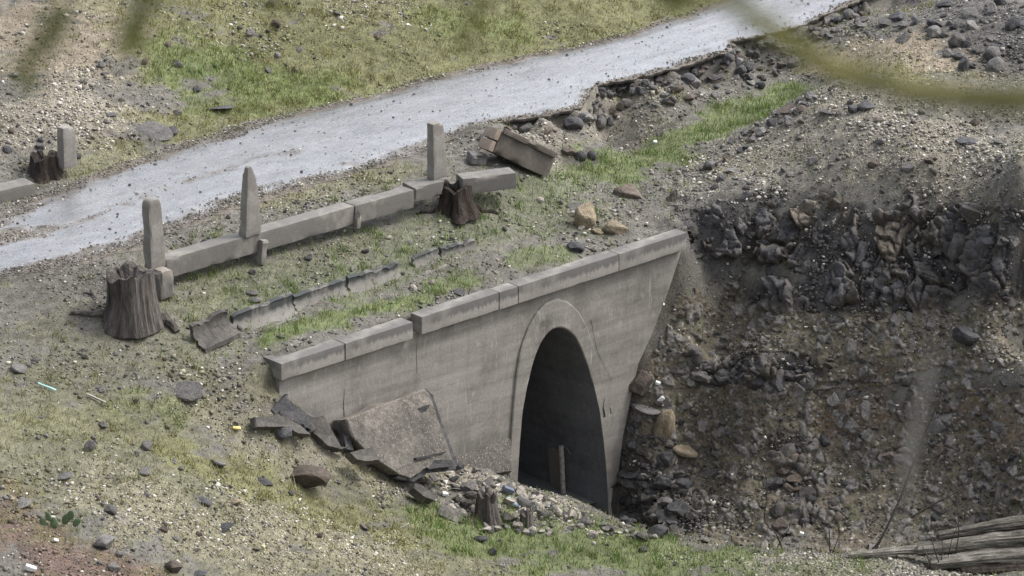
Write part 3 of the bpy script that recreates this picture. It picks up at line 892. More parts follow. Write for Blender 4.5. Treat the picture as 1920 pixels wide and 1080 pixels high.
# small props under the beam
def prop(px, py0, py1, w, label, seed):
    vk = float(P(312, 487, .13) @ VD) + .05
    pt, p = PV(px, py0, vk), PV(px, py1, vk)
    hgt = float(pt[2] - p[2])
    v, f = rough_box(w, .12, hgt + .05, .05, .02, .02, 8, seed, .05, (1.5, 1.2))
    tag(link("kerb_prop", mesh_np("kerb_prop", v, f, M_post, True), None, p, (0, R(8), AL)), label, "kerb support")
prop(489, 455, 497, .09, "thin broken concrete support hanging below the kerb under the pointed post", 3)
prop(668, 398, 428, .08, "small pale concrete stub under the kerb joint", 4)

# ------------------------------------------------------------------ road posts
def post(px, ytop, ybot, zbase, w, d, label, seed, top, lean=0.0, mat=None, tp=(.72, .8)):
    p = P(px, ybot, zbase); h = (ybot - ytop) / 115 / .94 * 1.0
    v, f = rough_box(w, d, h, .04, .016, .006, 5, seed, .012, tp)
    v = v.copy()
    for i, q in enumerate(v):
        t = q[2] / h
        v[i, 2] -= top(q[0] / w, q[1] / d) * max(0, (t - .55) / .45) ** 1.5 * h
    o = link("road_post", mesh_np("road_post", v, f, mat or M_post, True), None, p, (0, lean, AL))
    return tag(o, label, "post", "concrete marker posts beside the road")
post(291, 376, 500, .02, .30, .20, "round topped concrete post standing behind the big brown stump", 21, lambda a, b: .13 * (2 * abs(a)) ** 4, R(-2), tp=(.86, .9))
post(469, 314, 440, .12, .33, .19, "concrete post broken to a narrow point, standing on the long kerb beam", 22, lambda a, b: .34 * max(0, a + .05) * 2 + .16 * max(0, -.2 - a) + .1 * (b > 0.1), R(1), tp=(.55, .75))
post(820, 227, 333, .13, .31, .18, "flat topped pale concrete post behind the small dark stump", 23, lambda a, b: .05 * (a > 0.1), R(-2), tp=(.78, .85))
post(127, 235, 312, .22, .30, .20, "short grey post on the far side of the road at left", 24, lambda a, b: .05 * (a > 0), R(-1), tp=(.8, .85))
p = P(306, 556, -.42)
v, f = rough_box(.30, .26, .46, .05, .03, .02, 6, 25, .05, (.9, .9))
tag(link("post_footing", mesh_np("post_footing", v, f, M_kerb, True), None, p, (0, 0, AL)), "chipped concrete footing block beside the big brown stump", "footing")

# ------------------------------------------------------------------ tree stumps
def stump(name, label, px, py, r0, h, seed, mat, roots, jag=.28, flare=.7, lean=(0, 0)):
    b = G(px, py); t = thing(name, label, "tree stump", b)
    rr = random.Random(seed); nth, nh = 44, 16
    vs, fs = [], []
    tops = [h * (1 - jag * max(0, nz((math.cos(2 * math.pi * k / nth) * 1.4, math.sin(2 * math.pi * k / nth) * 1.4, seed), 1.3, seed) + .25) - .05 * rr.random()) for k in range(nth)]
    for j in range(nh + 1):
        s = j / nh
        for k in range(nth):
            th = 2 * math.pi * k / nth
            c, sn = math.cos(th), math.sin(th)
            lob = nz((c * 1.7, sn * 1.7, 0.3), 1.2, seed + 3)
            gro = nz((c * 9, sn * 9, s * 1.1), 1.0, seed + 6)
            r = r0 * (1 + flare * (1 - s) ** 2.4 * (0.55 + 1.1 * max(0, lob + .2)) + .11 * gro * (1.2 - .3 * s) + .16 * lob)
            vs.append((r * c + lean[0] * s, r * sn + lean[1] * s, -0.12 + (tops[k] + .12) * s))
    base = nh * nth
    for q, dz in ((.72, -.03), (.45, -.22), (.1, -.3)):
        for k in range(nth):
            x, y, z = vs[base + k]
            vs.append(((x - lean[0]) * q + lean[0], (y - lean[1]) * q + lean[1], z + dz * h + .03 * rr.random()))
    for j in range(nh + 3):
        for k in range(nth):
            k2 = (k + 1) % nth
            fs.append([j * nth + k, j * nth + k2, (j + 1) * nth + k2, (j + 1) * nth + k])
    fs.append([(nh + 3) * nth + k for k in range(nth)])
    link("trunk", mesh_np("trunk", vs, fs, mat, False), t)
    for pts, r in roots:
        q = [G(*a) for a in pts]
        q = [a - b + np.array([0, 0, r * .25]) for a in q]
        q[0] = np.array([q[0][0] * .4, q[0][1] * .4, .14 * h])
        q = resample(q, 14)
        q[:, 2] += [.015 * math.sin(i * 1.3) for i in range(14)]
        link("root", mesh_np("root", *tube(q, [r * (1.25 - .85 * i / 13) for i in range(14)], 8, .35, seed), mat), t)
    return t
stump("tree_stump", "large brown weathered tree stump in front of the round topped post", 252, 602, .36, .88, 31, M_wood,
      [([(280, 590), (310, 605), (333, 626)], .13), ([(230, 590), (180, 592), (132, 590)], .075), ([(240, 600), (215, 606), (190, 603)], .07)], jag=.2, flare=.36, lean=(-.04, 0))
stump("tree_stump", "small blackened tree stump against the kerb, right of the flat topped post", 855, 388, .26, .42, 32, M_wood2,
      [([(870, 385), (900, 398), (934, 402)], .07), ([(850, 385), (866, 402), (880, 415)], .06), ([(850, 385), (815, 398), (780, 402)], .045)], jag=.4, flare=.75)
stump("tree_stump", "low dark rotten stump beside the short post at far left", 84, 322, .24, .32, 33, M_wood2, [], jag=.5, flare=.5)
stump("tree_stump", "splintered upright stump among the rubble below the arch", 912, 975, .17, .52, 34, M_wood, [([(915, 975), (935, 985), (950, 990)], .06)], jag=.6, flare=.6)
stump("tree_stump", "short dead stump right of the splintered stump in the debris", 988, 985, .11, .26, 35, M_wood, [], jag=.5, flare=.5)

# ------------------------------------------------------------------ broken half-pipe gutter
def gutter(pa, pb, r, label, seed, sink=0.0, roll=0.0, arcd=(160, 268), mat=None):
    a, b = G(*pa), G(*pb)
    a = a.copy(); b = b.copy()
    d = b - a; L = np.linalg.norm(d)
    ax = d / L; out = np.cross(ax, [0, 0, 1.0]); out /= np.linalg.norm(out); up = np.cross(out, ax)
    ns, na, th = 16, 14, .075
    vs, fs = [], []
    rr = random.Random(seed)
    for i in range(ns + 1):
        s = i / ns
        for k in range(na + 1):
            ang = R(arcd[0] + (arcd[1] - arcd[0]) * k / na + roll)
            e = 1.0
            wob = .012 * nz((s * 4, k * .6, 0), 1, seed)
            endj = (0.05 * nz((k * .5, 0, 3), 1.2, seed)) if i in (0, ns) else 0
            tr = 0.06 * max(0, nz((s * 7, 2, 0), 1, seed)) if k == 0 else 0
            c = a + ax * (L * s + endj) + up * (r * 1.15 - tr * 1.6)
            for rad in (r + wob, r + th + wob):
                vs.append(c + out * math.cos(ang) * rad + up * math.sin(ang) * rad - a)
    m = 2 * (na + 1)
    for i in range(ns):
        for k in range(na):
            A = i * m + 2 * k; B = A + m
            fs.append([A, A + 2, B + 2, B]); fs.append([A + 1, B + 1, B + 3, A + 3])
        A = i * m; B = A + m
        fs.append([A, B, B + 1, A + 1]); A += 2 * na; B += 2 * na
        fs.append([A, A + 1, B + 1, B])
    for i in (0, ns):
        for k in range(na):
            A = i * m + 2 * k
            fs.append([A, A + 1, A + 3, A + 2] if i == 0 else [A, A + 2, A + 3, A + 1])
    vs = np.array(vs)
    rz = math.atan2(ax[1], ax[0]); Rm = np.array(Matrix.Rotation(-rz, 3, 'Z'))
    o = link("gutter_segment", mesh_np("gutter_segment", vs @ Rm.T, fs, mat or M_gutter, True), None, a - np.array([0, 0, sink]), (0, 0, rz))
    tag(o, label, "gutter", "broken half pipe gutter on the embankment")
gutter((386, 664), (452, 634), .25, "lowest gutter piece with its broken open end showing, nearest the big stump", 41, -.05, 0, (160, 270), M_dkslab)
gutter((456, 634), (568, 594), .23, "gutter piece just right of the open broken end", 42, .03, 0)
gutter((570, 595), (666, 562), .22, "middle gutter piece half buried behind bright grass", 43, .05, 0)
gutter((670, 560), (764, 530), .22, "gutter piece below the grey stone on the embankment", 44, .05)
gutter((792, 516), (838, 498), .2, "tilted lone gutter fragment right of the gap in the drain", 45, .02, 12)
gutter((842, 500), (905, 482), .2, "last gutter fragment at the upper right end of the drain", 46, .06)

# ------------------------------------------------------------------ fallen slabs and blocks cut from picked corners
def plate(name, label, cat, corners, v0, v1, thick, mat, seed, group=None, step=.07, amp=.012, topidx=(0, 1), dark=None):
    """a broken slab: picked corners lie on a plane through the top edge (at v0) and leaning out to v1 at the bottom"""
    a, b = PV(*corners[topidx[0]], v0), PV(*corners[topidx[1]], v0)
    low = max(range(len(corners)), key=lambda i: corners[i][1])
    c = PV(*corners[low], v1)
    n = np.cross(b - a, c - a); n /= np.linalg.norm(n)
    if n[1] > 0: n = -n
    ps = []
    for x, y in corners:
        d = ray(x, y); ps.append(CAM + d * (((a - CAM) @ n) / (d @ n)))
    ps = np.array(ps); ctr = ps.mean(0)
    e1 = (b - a) / np.linalg.norm(b - a); e2 = np.cross(n, e1)
    bm = bmesh.new()
    m = len(ps)
    fine = np.concatenate([ps[i] + (ps[(i + 1) % m] - ps[i]) * np.linspace(0, 1, max(2, int(np.linalg.norm(ps[(i + 1) % m] - ps[i]) / step)) + 1)[:-1, None] for i in range(m)])
    k = len(fine)
    jit = [.012 * nz(q, 7, seed) + .008 * nz(q, 17, seed + 2) for q in fine]
    rings = []
    for sc, dz in ((1.0, -thick), (1.0, -.02), (.975, 0.0)):
        ring = []
        for q, j in zip(fine, jit):
            d = q - ctr; L = np.linalg.norm(d); d = d / L
            jj = j + (.05 * nz(q, 3, seed + 7) if dz < -.1 else 0)
            ring.append(bm.verts.new(ctr + d * (L * sc + jj) + n * (dz + amp * nz(q, 6, seed + 4)) - ctr))
        rings.append(ring)
    for r0_, r1_ in zip(rings, rings[1:]):
        for i in range(k):
            bm.faces.new([r0_[i], r0_[(i + 1) % k], r1_[(i + 1) % k], r1_[i]])
    top = bm.faces.new(rings[-1]); bm.faces.new(rings[0][::-1])
    bmesh.ops.recalc_face_normals(bm, faces=bm.faces)
    bmesh.ops.triangulate(bm, faces=[f for f in bm.faces if len(f.verts) > 4])
    va, fa = bm_arrays(bm); bm.free()
    rz = math.atan2(e1[1], e1[0]); Rm = np.array(Matrix.Rotation(-rz, 3, 'Z'))
    o = link(name, mesh_np(name, va @ Rm.T, fa, mat, False), None, ctr, (0, 0, rz))
    return tag(o, label, cat, group)

plate("fallen_slab", "large pebbly concrete slab leaning against the headwall, left of the arch", "slab",
      [(648, 786), (795, 729), (806, 738), (824, 790), (839, 830), (852, 868), (848, 874), (800, 878), (770, 897), (745, 888), (690, 852), (662, 820)], .34, .80, .34, M_slabc, 51)
def slab_edges():
    s = bpy.data.objects["fallen_slab"]
    for corners, a, b, th in (([(788, 731), (800, 728), (812, 738), (829, 790), (845, 830), (860, 870), (853, 882), (803, 886), (775, 905), (742, 896), (760, 880)], .30, .78, .30),
                              ([(783, 766), (806, 757), (818, 762), (823, 786), (806, 792), (790, 782)], .44, .52, .06), ([(800, 806), (826, 800), (836, 826), (816, 828), (803, 820)], .56, .63, .06),
                              ([(778, 859), (838, 846), (840, 850), (780, 863)], .73, .74, .05), ([(792, 874), (812, 862), (850, 862), (851, 874), (806, 880)], .75, .80, .06)):
        o = plate("broken_edge", "", "", corners, a, b, th, M_basalt, 59)
        for k in ("label", "category"): del o[k]
        o.parent = s
        o.matrix_parent_inverse = Matrix.LocRotScale(s.location, s.rotation_euler, None).inverted()
slab_edges()
plate("broken_slab", "dark flat slab on edge between the rubble and the large pebbly slab", "slab",
      [(588, 782), (608, 778), (640, 838), (655, 838), (640, 842), (615, 836), (582, 806)], .25, .55, .15, M_dkslab, 52)
plate("broken_slab", "thin black slab standing on end against the left side of the large pebbly slab", "slab",
      [(638, 790), (646, 788), (664, 845), (650, 842)], .2, .45, .1, M_basalt, 53)
plate("broken_slab", "dark jagged slab at the left foot of the headwall with a raised point", "slab",
      [(508, 768), (540, 738), (541, 748), (556, 762), (590, 784), (584, 806), (552, 790), (520, 782)], .18, .45, .16, M_basalt, 54)
plate("broken_slab", "low brown slab lying below the jagged slab on the gravel bank", "slab",
      [(478, 782), (525, 778), (562, 795), (585, 815), (560, 812), (535, 800), (480, 800)], .4, .6, .14, M_dkslab, 55)
plate("broken_slab", "brown ledge of slab poking out under the lower left corner of the large pebbly slab", "slab",
      [(655, 848), (700, 838), (712, 862), (690, 865), (668, 862)], .75, .9, .15, M_dkslab, 57)
plate("broken_slab", "tilted dark grey slab with a clean pale top edge beside the splintered stump", "slab",
      [(828, 946), (842, 949), (890, 980), (884, 985), (858, 980), (820, 963)], 1.0, 1.3, .2, M_dkslab, 56)
plate("broken_slab", "narrow brown slab fallen just below the large pebbly slab", "slab",
      [(778, 905), (790, 908), (822, 932), (815, 938), (795, 930), (776, 915)], .95, 1.1, .15, M_dkslab, 58)

plate("broken_slab", "low broken concrete ledge with grass on top between the fallen slab and the arch", "slab",
      [(838, 858), (900, 842), (950, 817), (959, 824), (960, 884), (905, 890), (848, 884)], .10, .34, .12, M_slabc, 60)

# toppled precast block by the road
def toppled():
    a = PY(908, 272, 6.0) * 0 + G(905, 306)
    d = np.array([.78, .33, -.50]); d /= np.linalg.norm(d)
    t = thing("toppled_block", "toppled brown concrete beam with a pale split end, lying below the broken road edge", "concrete block", a)
    up0 = np.array([.30, .30, .9]); s = np.cross(up0, d); s /= np.linalg.norm(s); up = np.cross(d, s)
    M = Matrix(np.stack([d, s, up], 1).tolist())
    base = np.array([0.08, .05, .20])
    def put(name, L, w, h, off, mat, seed, r=.02):
        v, f = rough_box(L, w, h, .06, r, .010, 5, seed, .02)
        v = (v + np.array(off)) @ np.array(M).T + base
        link(name, mesh_np(name, v, f, mat, True), t)
    put("beam", 1.16, .42, .40, (.58, .0, .0), M_block, 61)
    put("end_cap", .10, .42, .19, (-.05, .0, .0), M_litpinkc, 62, .01)
    put("end_cap", .10, .42, .19, (-.05, .0, .205), M_litpinkc, 63, .01)
    put("flange", 1.1, .08, .10, (.57, -.22, .36), M_block, 64)
    v, f = rough_box(.30, .26, .2, .05, .04, .03, 5, 65, .05)
    link("foot", mesh_np("foot", v, f, M_stone, True), t, (-.12, -.02, -.02), (.1, .2, .4))
toppled()

# ------------------------------------------------------------------ individual stones
PROTO = {}
def protos(mat, key, n=7, sub=3, **kw):
    if (mat.name, key) not in PROTO:
        PROTO[mat.name, key] = [mesh_np("stone", *rock_arr(900 + i * 7 + len(key), sub, **kw), mat, False) for i in range(n)]
    return PROTO[mat.name, key]
def stone(name, label, cat, px, py, wpx, hpx, mat, group=None, seed=None, sink=.28, dep=None, rot=None, inset=0.0, key='ang', sub=3, n=7):
    rr = random.Random(seed if seed is not None else int(px * 31 + py * 17))
    me = rr.choice(protos(mat, key, n, sub, **({'planes': 10} if key == 'ang' else {'planes': 4, 'dmin': .75, 'dmax': .95} if key == 'round' else {'planes': 9, 'dmin': .35, 'dmax': .7, 'jag': .03} if key == 'slab' else {'planes': 12, 'dmin': .4, 'dmax': .8})))
    b = G(px, py + hpx * .35)
    sc = 1 / 115 * (np.linalg.norm(b - CAM) / 70)
    w, h = wpx * sc, hpx * sc
    dp = dep or w * rr.uniform(.6, 1.0)
    hz = max(.3 * h, (h - .342 * dp) / .94) * (1 + sink)
    o = link(name, me, None, b + np.array([0, dp * .15, hz * (.5 - sink)]) + inset * dp * np.array([.25, .8, -.45]), rot or (rr.uniform(-.25, .25), rr.uniform(-.25, .25), rr.uniform(-.5, .5)), (w, dp, hz))
    return tag(o, label, cat, group)

one = lambda *a, **k: stone("stone", *a, **k)
one("upper of two rounded stones on the grassy embankment", "stone", 472, 548, 26, 13, M_stone, key='round')
one("lower of two rounded stones on the grassy embankment", "stone", 478, 562, 28, 13, M_stone, key='round')
one("rounded grey stone resting just above the broken gutter", "stone", 692, 524, 22, 20, M_stone, key='round')
one("small dark stone lying on top of the coping, right of its step", "stone", 860, 548, 24, 12, M_basalt)
one("dark stone behind the coping above the arch, right side", "stone", 1080, 462, 34, 24, M_basalt)
one("pointed tan rock standing in the grass behind the coping", "rock", 1098, 408, 44, 54, M_tan, sink=.2)
one("flat grey rock leaning on the pointed tan rock", "rock", 1078, 390, 50, 18, M_stone)
one("low pale tan boulder near the right end of the coping", "boulder", 1152, 424, 56, 34, M_tan, sink=.3)
one("small tan stone left of the low pale tan boulder", "stone", 1120, 432, 26, 16, M_tan)
one("brown angular rock on the green shelf above the tan boulders", "rock", 1178, 358, 58, 34, M_brown)
one("dark stone at the top of the loose rubble below the road", "stone", 1075, 232, 40, 30, M_basalt)
one("brown stone right of the toppled beam", "stone", 1066, 285, 30, 20, M_brown)
one("dark round stone on the edge of the green shelf, left of its twin", "stone", 1088, 294, 26, 22, M_basalt, key='round')
one("dark round stone on the edge of the green shelf, right of its twin", "stone", 1110, 292, 20, 20, M_basalt, key='round')
one("bright white pebble on the green shelf", "stone", 1228, 266, 9, 8, M_white, key='round')
one("flat dark slab of stone in the grass above the far side of the road", "stone", 410, 202, 56, 12, M_basalt, sink=.1)
one("dark stone at the far side of the road, left of the flat dark slab", "stone", 206, 214, 26, 12, M_basalt)
one("heap of dark gravelly rock at the far road edge", "rock", 272, 243, 100, 26, M_stone, sink=.5)
one("brown stone at the right foot of the gravelly heap", "stone", 322, 246, 26, 18, M_basalt)
one("long dark stone half buried on the left bank under the stump roots", "stone", 348, 730, 64, 38, M_stone, sink=.4)
one("dark stone at left edge, upper of a pair", "stone", 34, 690, 32, 22, M_stone)
one("large brown boulder with a dark right end on the gravel bank", "boulder", 570, 890, 104, 56, M_brown, sink=.25)
one("dark block forming the right end of the large brown boulder", "boulder", 602, 893, 36, 40, M_stone, sink=.3)
one("smooth dark stone in the left olive grass", "stone", 118, 891, 38, 17, M_stone, key='round')
one("dark upright stone in the olive grass above the smooth one", "stone", 168, 837, 24, 26, M_stone)
one("dark stone beside a green tuft in the left grass", "stone", 274, 836, 20, 22, M_stone)
one("dark stone in the middle of the left gravel", "stone", 270, 885, 26, 20, M_stone)
one("large dark stone at the edge of the red soil", "boulder", 195, 1016, 46, 38, M_stone, sink=.25)
one("dark stone above the large stone by the red soil", "stone", 208, 956, 24, 22, M_stone)
one("dark curved shard sticking up from the pale gravel", "stone", 418, 990, 50, 16, M_basalt, key='thin', sink=.1, rot=(.2, -.35, .2))
one("dark arched stone in the olive strip", "stone", 384, 940, 30, 16, M_basalt)
one("tan stone right of the dark arched stone", "stone", 440, 940, 28, 18, M_tan)
one("thin dark stone lying across the strip above the tan stone", "stone", 497, 902, 36, 15, M_basalt, key='thin', rot=(.1, .4, .1))
one("grey stone at the upper end of the olive strip", "stone", 408, 868, 34, 18, M_stone)
one("round black stone in the bright grass below the debris", "stone", 902, 1010, 28, 18, M_basalt, key='round', sink=.15)
one("pointed black wood-like shard in the low grass", "stone", 922, 1035, 16, 20, M_basalt, key='thin')
one("grey stone with a pale side at the bottom of the red soil", "stone", 325, 1062, 34, 34, M_brown)
one("black stone at the bottom edge of the photo", "stone", 372, 1076, 38, 18, M_basalt)
one("grey stone on the red soil at the bottom", "stone", 212, 1062, 28, 22, M_stone)
one("grey stone at the top of the red soil", "stone", 36, 943, 44, 14, M_stone)
one("tall tan boulder among the dark rocks right of the arch", "boulder", 1245, 806, 38, 74, M_tan, key='round', sink=.15, rot=(.1, .25, .2))
one("tan log-shaped rock below the tall tan boulder", "rock", 1283, 846, 58, 30, M_tan, key='round', sink=.15, rot=(.1, .35, .1))
one("grey-brown squared rock against the right edge of the headwall", "rock", 1200, 722, 52, 58, M_brown, sink=.15)
one("pale slab under the squared rock beside the headwall", "rock", 1208, 766, 66, 24, M_stone, sink=.15)
one("top stone of the dark stack right of the arch foot", "rock", 1246, 943, 32, 20, M_stone)
one("middle stone of the dark stack right of the arch foot", "rock", 1236, 968, 48, 26, M_stone)
one("bottom stone of the dark stack right of the arch foot", "rock", 1232, 995, 44, 32, M_basalt)
one("black stone left of the dark stack", "rock", 1195, 975, 40, 30, M_basalt)
one("dark wedge shaped rock on the slope at right", "rock", 1812, 632, 54, 46, M_basalt, sink=.2)
one("squared grey block jutting from the cliff at right", "rock", 1797, 468, 44, 56, M_stone, sink=.25)
one("dark squared rock on the mound at right", "rock", 1812, 260, 46, 22, M_basalt)
one("white stone at the foot of the headwall's right edge", "stone", 1241, 580, 11, 9, M_white, key='round')
one("long grey stone across the top left of the gravel mound", "stone", 1482, 200, 62, 20, M_brown, key='thin', rot=(0, -.3, .1))
one("curved dark rock near the mound's crest", "rock", 1555, 210, 44, 14, M_basalt)
one("dark rock on the mound's crest under the blurred bough", "rock", 1625, 195, 36, 24, M_basalt)

# jointed rock and rubble soil of the right bank, one continuous sheet with fractured facets
def facets(q, seed):
    iq = np.floor(q).astype(int)
    n = len(q); d1 = np.full(n, 9.0); d2 = np.full(n, 9.0); cen = np.zeros((n, 3)); hh = np.zeros(n, int)
    for a in (-1, 0, 1):
        for b in (-1, 0, 1):
            for c in (-1, 0, 1):
                k = iq + np.array([a, b, c])
                h = _perm[(_perm[(_perm[(k[:, 0] + seed * 13) & 511] + k[:, 1]) & 511] + k[:, 2]) & 511]
                p = k + .5 + .45 * np.stack([_gx[h], _gy[h], _gx[(h * 7 + 3) & 511]], 1)
                d = np.linalg.norm(q - p, axis=1); nr = d < d1
                d2 = np.where(nr, d1, np.minimum(d2, d)); d1 = np.where(nr, d, d1)
                cen[nr] = p[nr]; hh = np.where(nr, h, hh)
    val = ((hh * 37) % 512) / 512.0
    g = np.stack([_gx[(hh * 3 + 1) & 511], _gy[(hh * 5 + 2) & 511], _gx[(hh * 11 + 5) & 511]], 1)
    return d2 - d1, val, np.sum(g * (q - cen), 1)
def rock_bank():
    cxs, cys = np.arange(1150, 1975, 11.0), np.arange(340, 1056, 11.0)
    cp = np.array([[G(x, y) for x in cxs] for y in cys])
    k = 5
    def up(a):
        m = a.shape[0]; t = np.linspace(0, m - 1, (m - 1) * k + 1); i = np.minimum(t.astype(int), m - 2); f = (t - i)
        f = f.reshape((-1,) + (1,) * (a.ndim - 1)); return a[i] * (1 - f) + a[i + 1] * f
    g = up(cp); g = np.swapaxes(up(np.swapaxes(g, 0, 1)), 0, 1)
    h, w = g.shape[:2]
    # smooth normals from the coarse surface
    sm = g.copy()
    for _ in range(10):
        p = np.pad(sm, ((1, 1), (1, 1), (0, 0)), mode='edge')
        sm = (p[:-2, 1:-1] + p[2:, 1:-1] + p[1:-1, :-2] + p[1:-1, 2:] + 2 * p[1:-1, 1:-1]) / 6
    nn = np.cross(np.gradient(sm, axis=1), np.gradient(sm, axis=0)); nn /= np.linalg.norm(nn, axis=2, keepdims=True) + 1e-9
    nn[np.sum(nn * (CAM - sm), 2) < 0] *= -1
    P3 = sm.reshape(-1, 3); N = nn.reshape(-1, 3)
    x, y, z = P3.T
    md, mr, mu = cover('dark', x, y, z), cover('dirt', x, y, z), cover('rust', x, y, z)
    wob = np.stack([fbm(x * 1.5, z * 1.5, 3, 71), fbm(x * 1.5 + 9, z * 1.5, 3, 72), fbm(x * 1.5, z * 1.5 + 9, 3, 73)], 1)
    q1 = P3 * np.array([2.4, 1.9, 1.5]) + wob * .6; q2 = P3 * np.array([6.0, 5, 4.6]) + wob * 1.2; q3 = P3 * 19.0
    e1, v1, t1 = facets(q1, 1); e2, v2, t2 = facets(q2, 2); e3, v3, t3 = facets(q3, 3)
    big = fbm(x * .9, z * 1.1, 3, 76)
    rw = np.clip(md * 1.25, 0, 1) * sstep(-.85, -.25, big + .35 * (md - .3))
    sw = np.clip(np.maximum(mr, .6 * mu), 0, 1)
    stone_ = (v2 > .70) * sstep(.04, .16, e2); peb = (v3 > .66) * sstep(.03, .12, e3)
    d = rw * (.15 * (v1 - .42) + .26 * t1 + .05 * (v2 - .5) + .10 * t2 + .015 * t3 - .17 * np.exp(-e1 * 20) - .06 * np.exp(-e2 * 9)) \
        + (1 - rw) * (.075 * (v2 - .4) * stone_ + .05 * t2 * stone_ + .022 * (v3 - .3) * peb + .05 * fbm(x * 2.5, z * 2.5 + y, 4, 77))
    edge = np.minimum(np.minimum(np.arange(w)[None, :], (w - 1 - np.arange(w))[None, :]) / 12.0 + 0 * np.arange(h)[:, None], np.minimum(np.arange(h)[:, None], (h - 1 - np.arange(h))[:, None]) / 12.0)
    inside = np.clip(np.maximum(md, sw) * 3.0, 0, 1) * np.clip(edge, 0, 1).ravel()
    d = d * inside - .09 * (1 - inside)
    V = P3 + N * d[:, None]
    lum = (.7 + .6 * v1) * (.8 + .4 * v2)
    rockc = np.array([.070, .068, .072])[None] * lum[:, None]
    warm = (((v1 * 17) % 1) > .95)[:, None]
    rockc = np.where(warm, np.array([.11, .095, .078])[None] * lum[:, None], rockc)
    n2 = fbm(x * 6, (y + 1.3 * z) * 6, 4, 78)[:, None]; n1 = fbm(x * 1.2, (y + 1.3 * z) * 1.2, 3, 79)[:, None]
    soil = np.array([.124, .106, .078]) * (1 + .5 * n1 + .8 * n2)
    green = sstep(.10, .4, fbm(x * 2.1, (y + 1.3 * z) * 2.1, 3, 80))[:, None] * .5
    soil = soil * (1 - green) + np.array([.125, .14, .07]) * green
    rusty = (mu * .8)[:, None]; soil = soil * (1 - rusty) + np.array([.165, .11, .075]) * (1 + .6 * n2) * rusty
    st = np.array([.118, .110, .102]) * (.5 + 1.0 * v2[:, None]); soil = np.where(stone_[:, None] > .4, st, soil)
    soil = np.where(peb[:, None] > .5, np.array([.15, .14, .125]) * (.4 + 1.6 * ((v3 * 23) % 1)[:, None] ** 2), soil)
    crack = np.clip(np.exp(-e1 * 9) + .6 * np.exp(-e2 * 10), 0, 1)[:, None]
    dirt = np.array([.125, .108, .082]) * (1 + .7 * n2)
    rockc = rockc * (1 - .6 * crack) + dirt * .6 * crack
    C = rockc * rw[:, None] + soil * (1 - rw[:, None])
    vis = (P3 @ VD)
    uu = (P3 @ UD)
    ok = (inside > .02) & ~((vis < .02) & (uu < 4.3)) & (uu > 1.95)
    ok = ok.reshape(h, w)
    idx = np.arange(h * w).reshape(h, w)
    F = np.stack([idx[:-1, :-1], idx[1:, :-1], idx[1:, 1:], idx[:-1, 1:]], -1)
    K = ok[:-1, :-1] & ok[1:, :-1] & ok[1:, 1:] & ok[:-1, 1:]
    F = F[K].reshape(-1, 4)
    E = V[F]; span = np.max(np.linalg.norm(E - np.roll(E, 1, axis=1), axis=2), axis=1)
    F = F[span < .6]
    o = link("rock_bank", mesh_np("rock_bank", V, F, M_ground, False, np.clip(C, .01, .6)))
    o['kind'] = 'structure'
rock_bank()

def inpoly(x, y, poly):
    c = False
    for i in range(len(poly)):
        (x1, y1), (x2, y2) = poly[i], poly[i - 1]
        if (y1 > y) != (y2 > y) and x < (x2 - x1) * (y - y1) / (y2 - y1) + x1: c = not c
    return c
def scatter(name, label, cat, group, poly, n, smin, smax, mats, seed, key='ang', asp=(.5, .95), sink=.3, sub=2, power=2.0, inset=0.0):
    rr = random.Random(seed); k = 0
    xa, xb = min(p[0] for p in poly), max(p[0] for p in poly); ya, yb = min(p[1] for p in poly), max(p[1] for p in poly)
    while k < n:
        x, y = rr.uniform(xa, xb), rr.uniform(ya, yb)
        if not inpoly(x, y, poly): continue
        s = smin + (smax - smin) * rr.random() ** power
        stone(name, label, cat, x, y, s, s * rr.uniform(*asp), rr.choice(mats), group, rr.random(), sink, key=key, sub=sub, inset=inset, rot=(rr.uniform(-.6, .6), rr.uniform(-.6, .6), rr.uniform(0, 6.28)))
        k += 1
CLIFF = [(1285, 440), (1340, 405), (1430, 375), (1560, 355), (1680, 345), (1760, 345), (1850, 405), (1925, 440), (1925, 540), (1840, 560), (1700, 570), (1560, 600), (1470, 585), (1420, 560), (1340, 505), (1285, 480)]
scatter("basalt_block", "dark basalt block set in the cliff above the right bank", "rock", "basalt blocks of the dark cliff", CLIFF, 90, 9, 32, [M_basalt, M_basalt, M_stone], 71, key='slab', asp=(.6, 1.5), sink=.3, sub=3, power=2.4, inset=.42)
LEDGE = [(1290, 682), (1400, 680), (1530, 684), (1540, 712), (1420, 722), (1300, 720)]
scatter("ledge_stone", "dark stone in the thin ledge halfway down the right bank", "rock", "stones of the ledge across the right bank", LEDGE, 44, 14, 44, [M_basalt, M_basalt, M_stone], 72, sink=.3, inset=.1)
BANK = [(1215, 660), (1290, 520), (1420, 600), (1925, 590), (1925, 970), (1740, 985), (1560, 1010), (1290, 1005), (1170, 960), (1185, 790)]
scatter("bank_stone", "dark stone half buried in the brown right bank", "stone", "stones strewn over the right bank", BANK, 190, 8, 30, [M_basalt, M_dkslab, M_dkslab, M_brown], 73, sink=.4, power=2.4, inset=.12)
NEARPIER = [(1160, 910), (1180, 800), (1220, 790), (1300, 860), (1265, 1005), (1160, 985)]
scatter("pier_rubble", "black rubble stone packed beside the right foot of the arch", "stone", "rubble beside the arch pier", NEARPIER, 75, 12, 42, [M_basalt, M_dkslab, M_basalt], 74, sink=.3)
OUTC = [(1450, 840), (1530, 840), (1540, 960), (1460, 1000)]
scatter("outcrop_rock", "layered brown rock in the small outcrop low on the right bank", "rock", "small outcrop on the right bank", OUTC, 22, 18, 44, [M_brown, M_dkslab, M_basalt], 75, sink=.4)
RUSTY = [(1540, 740), (1680, 700), (1890, 740), (1900, 830), (1700, 860), (1560, 850)]
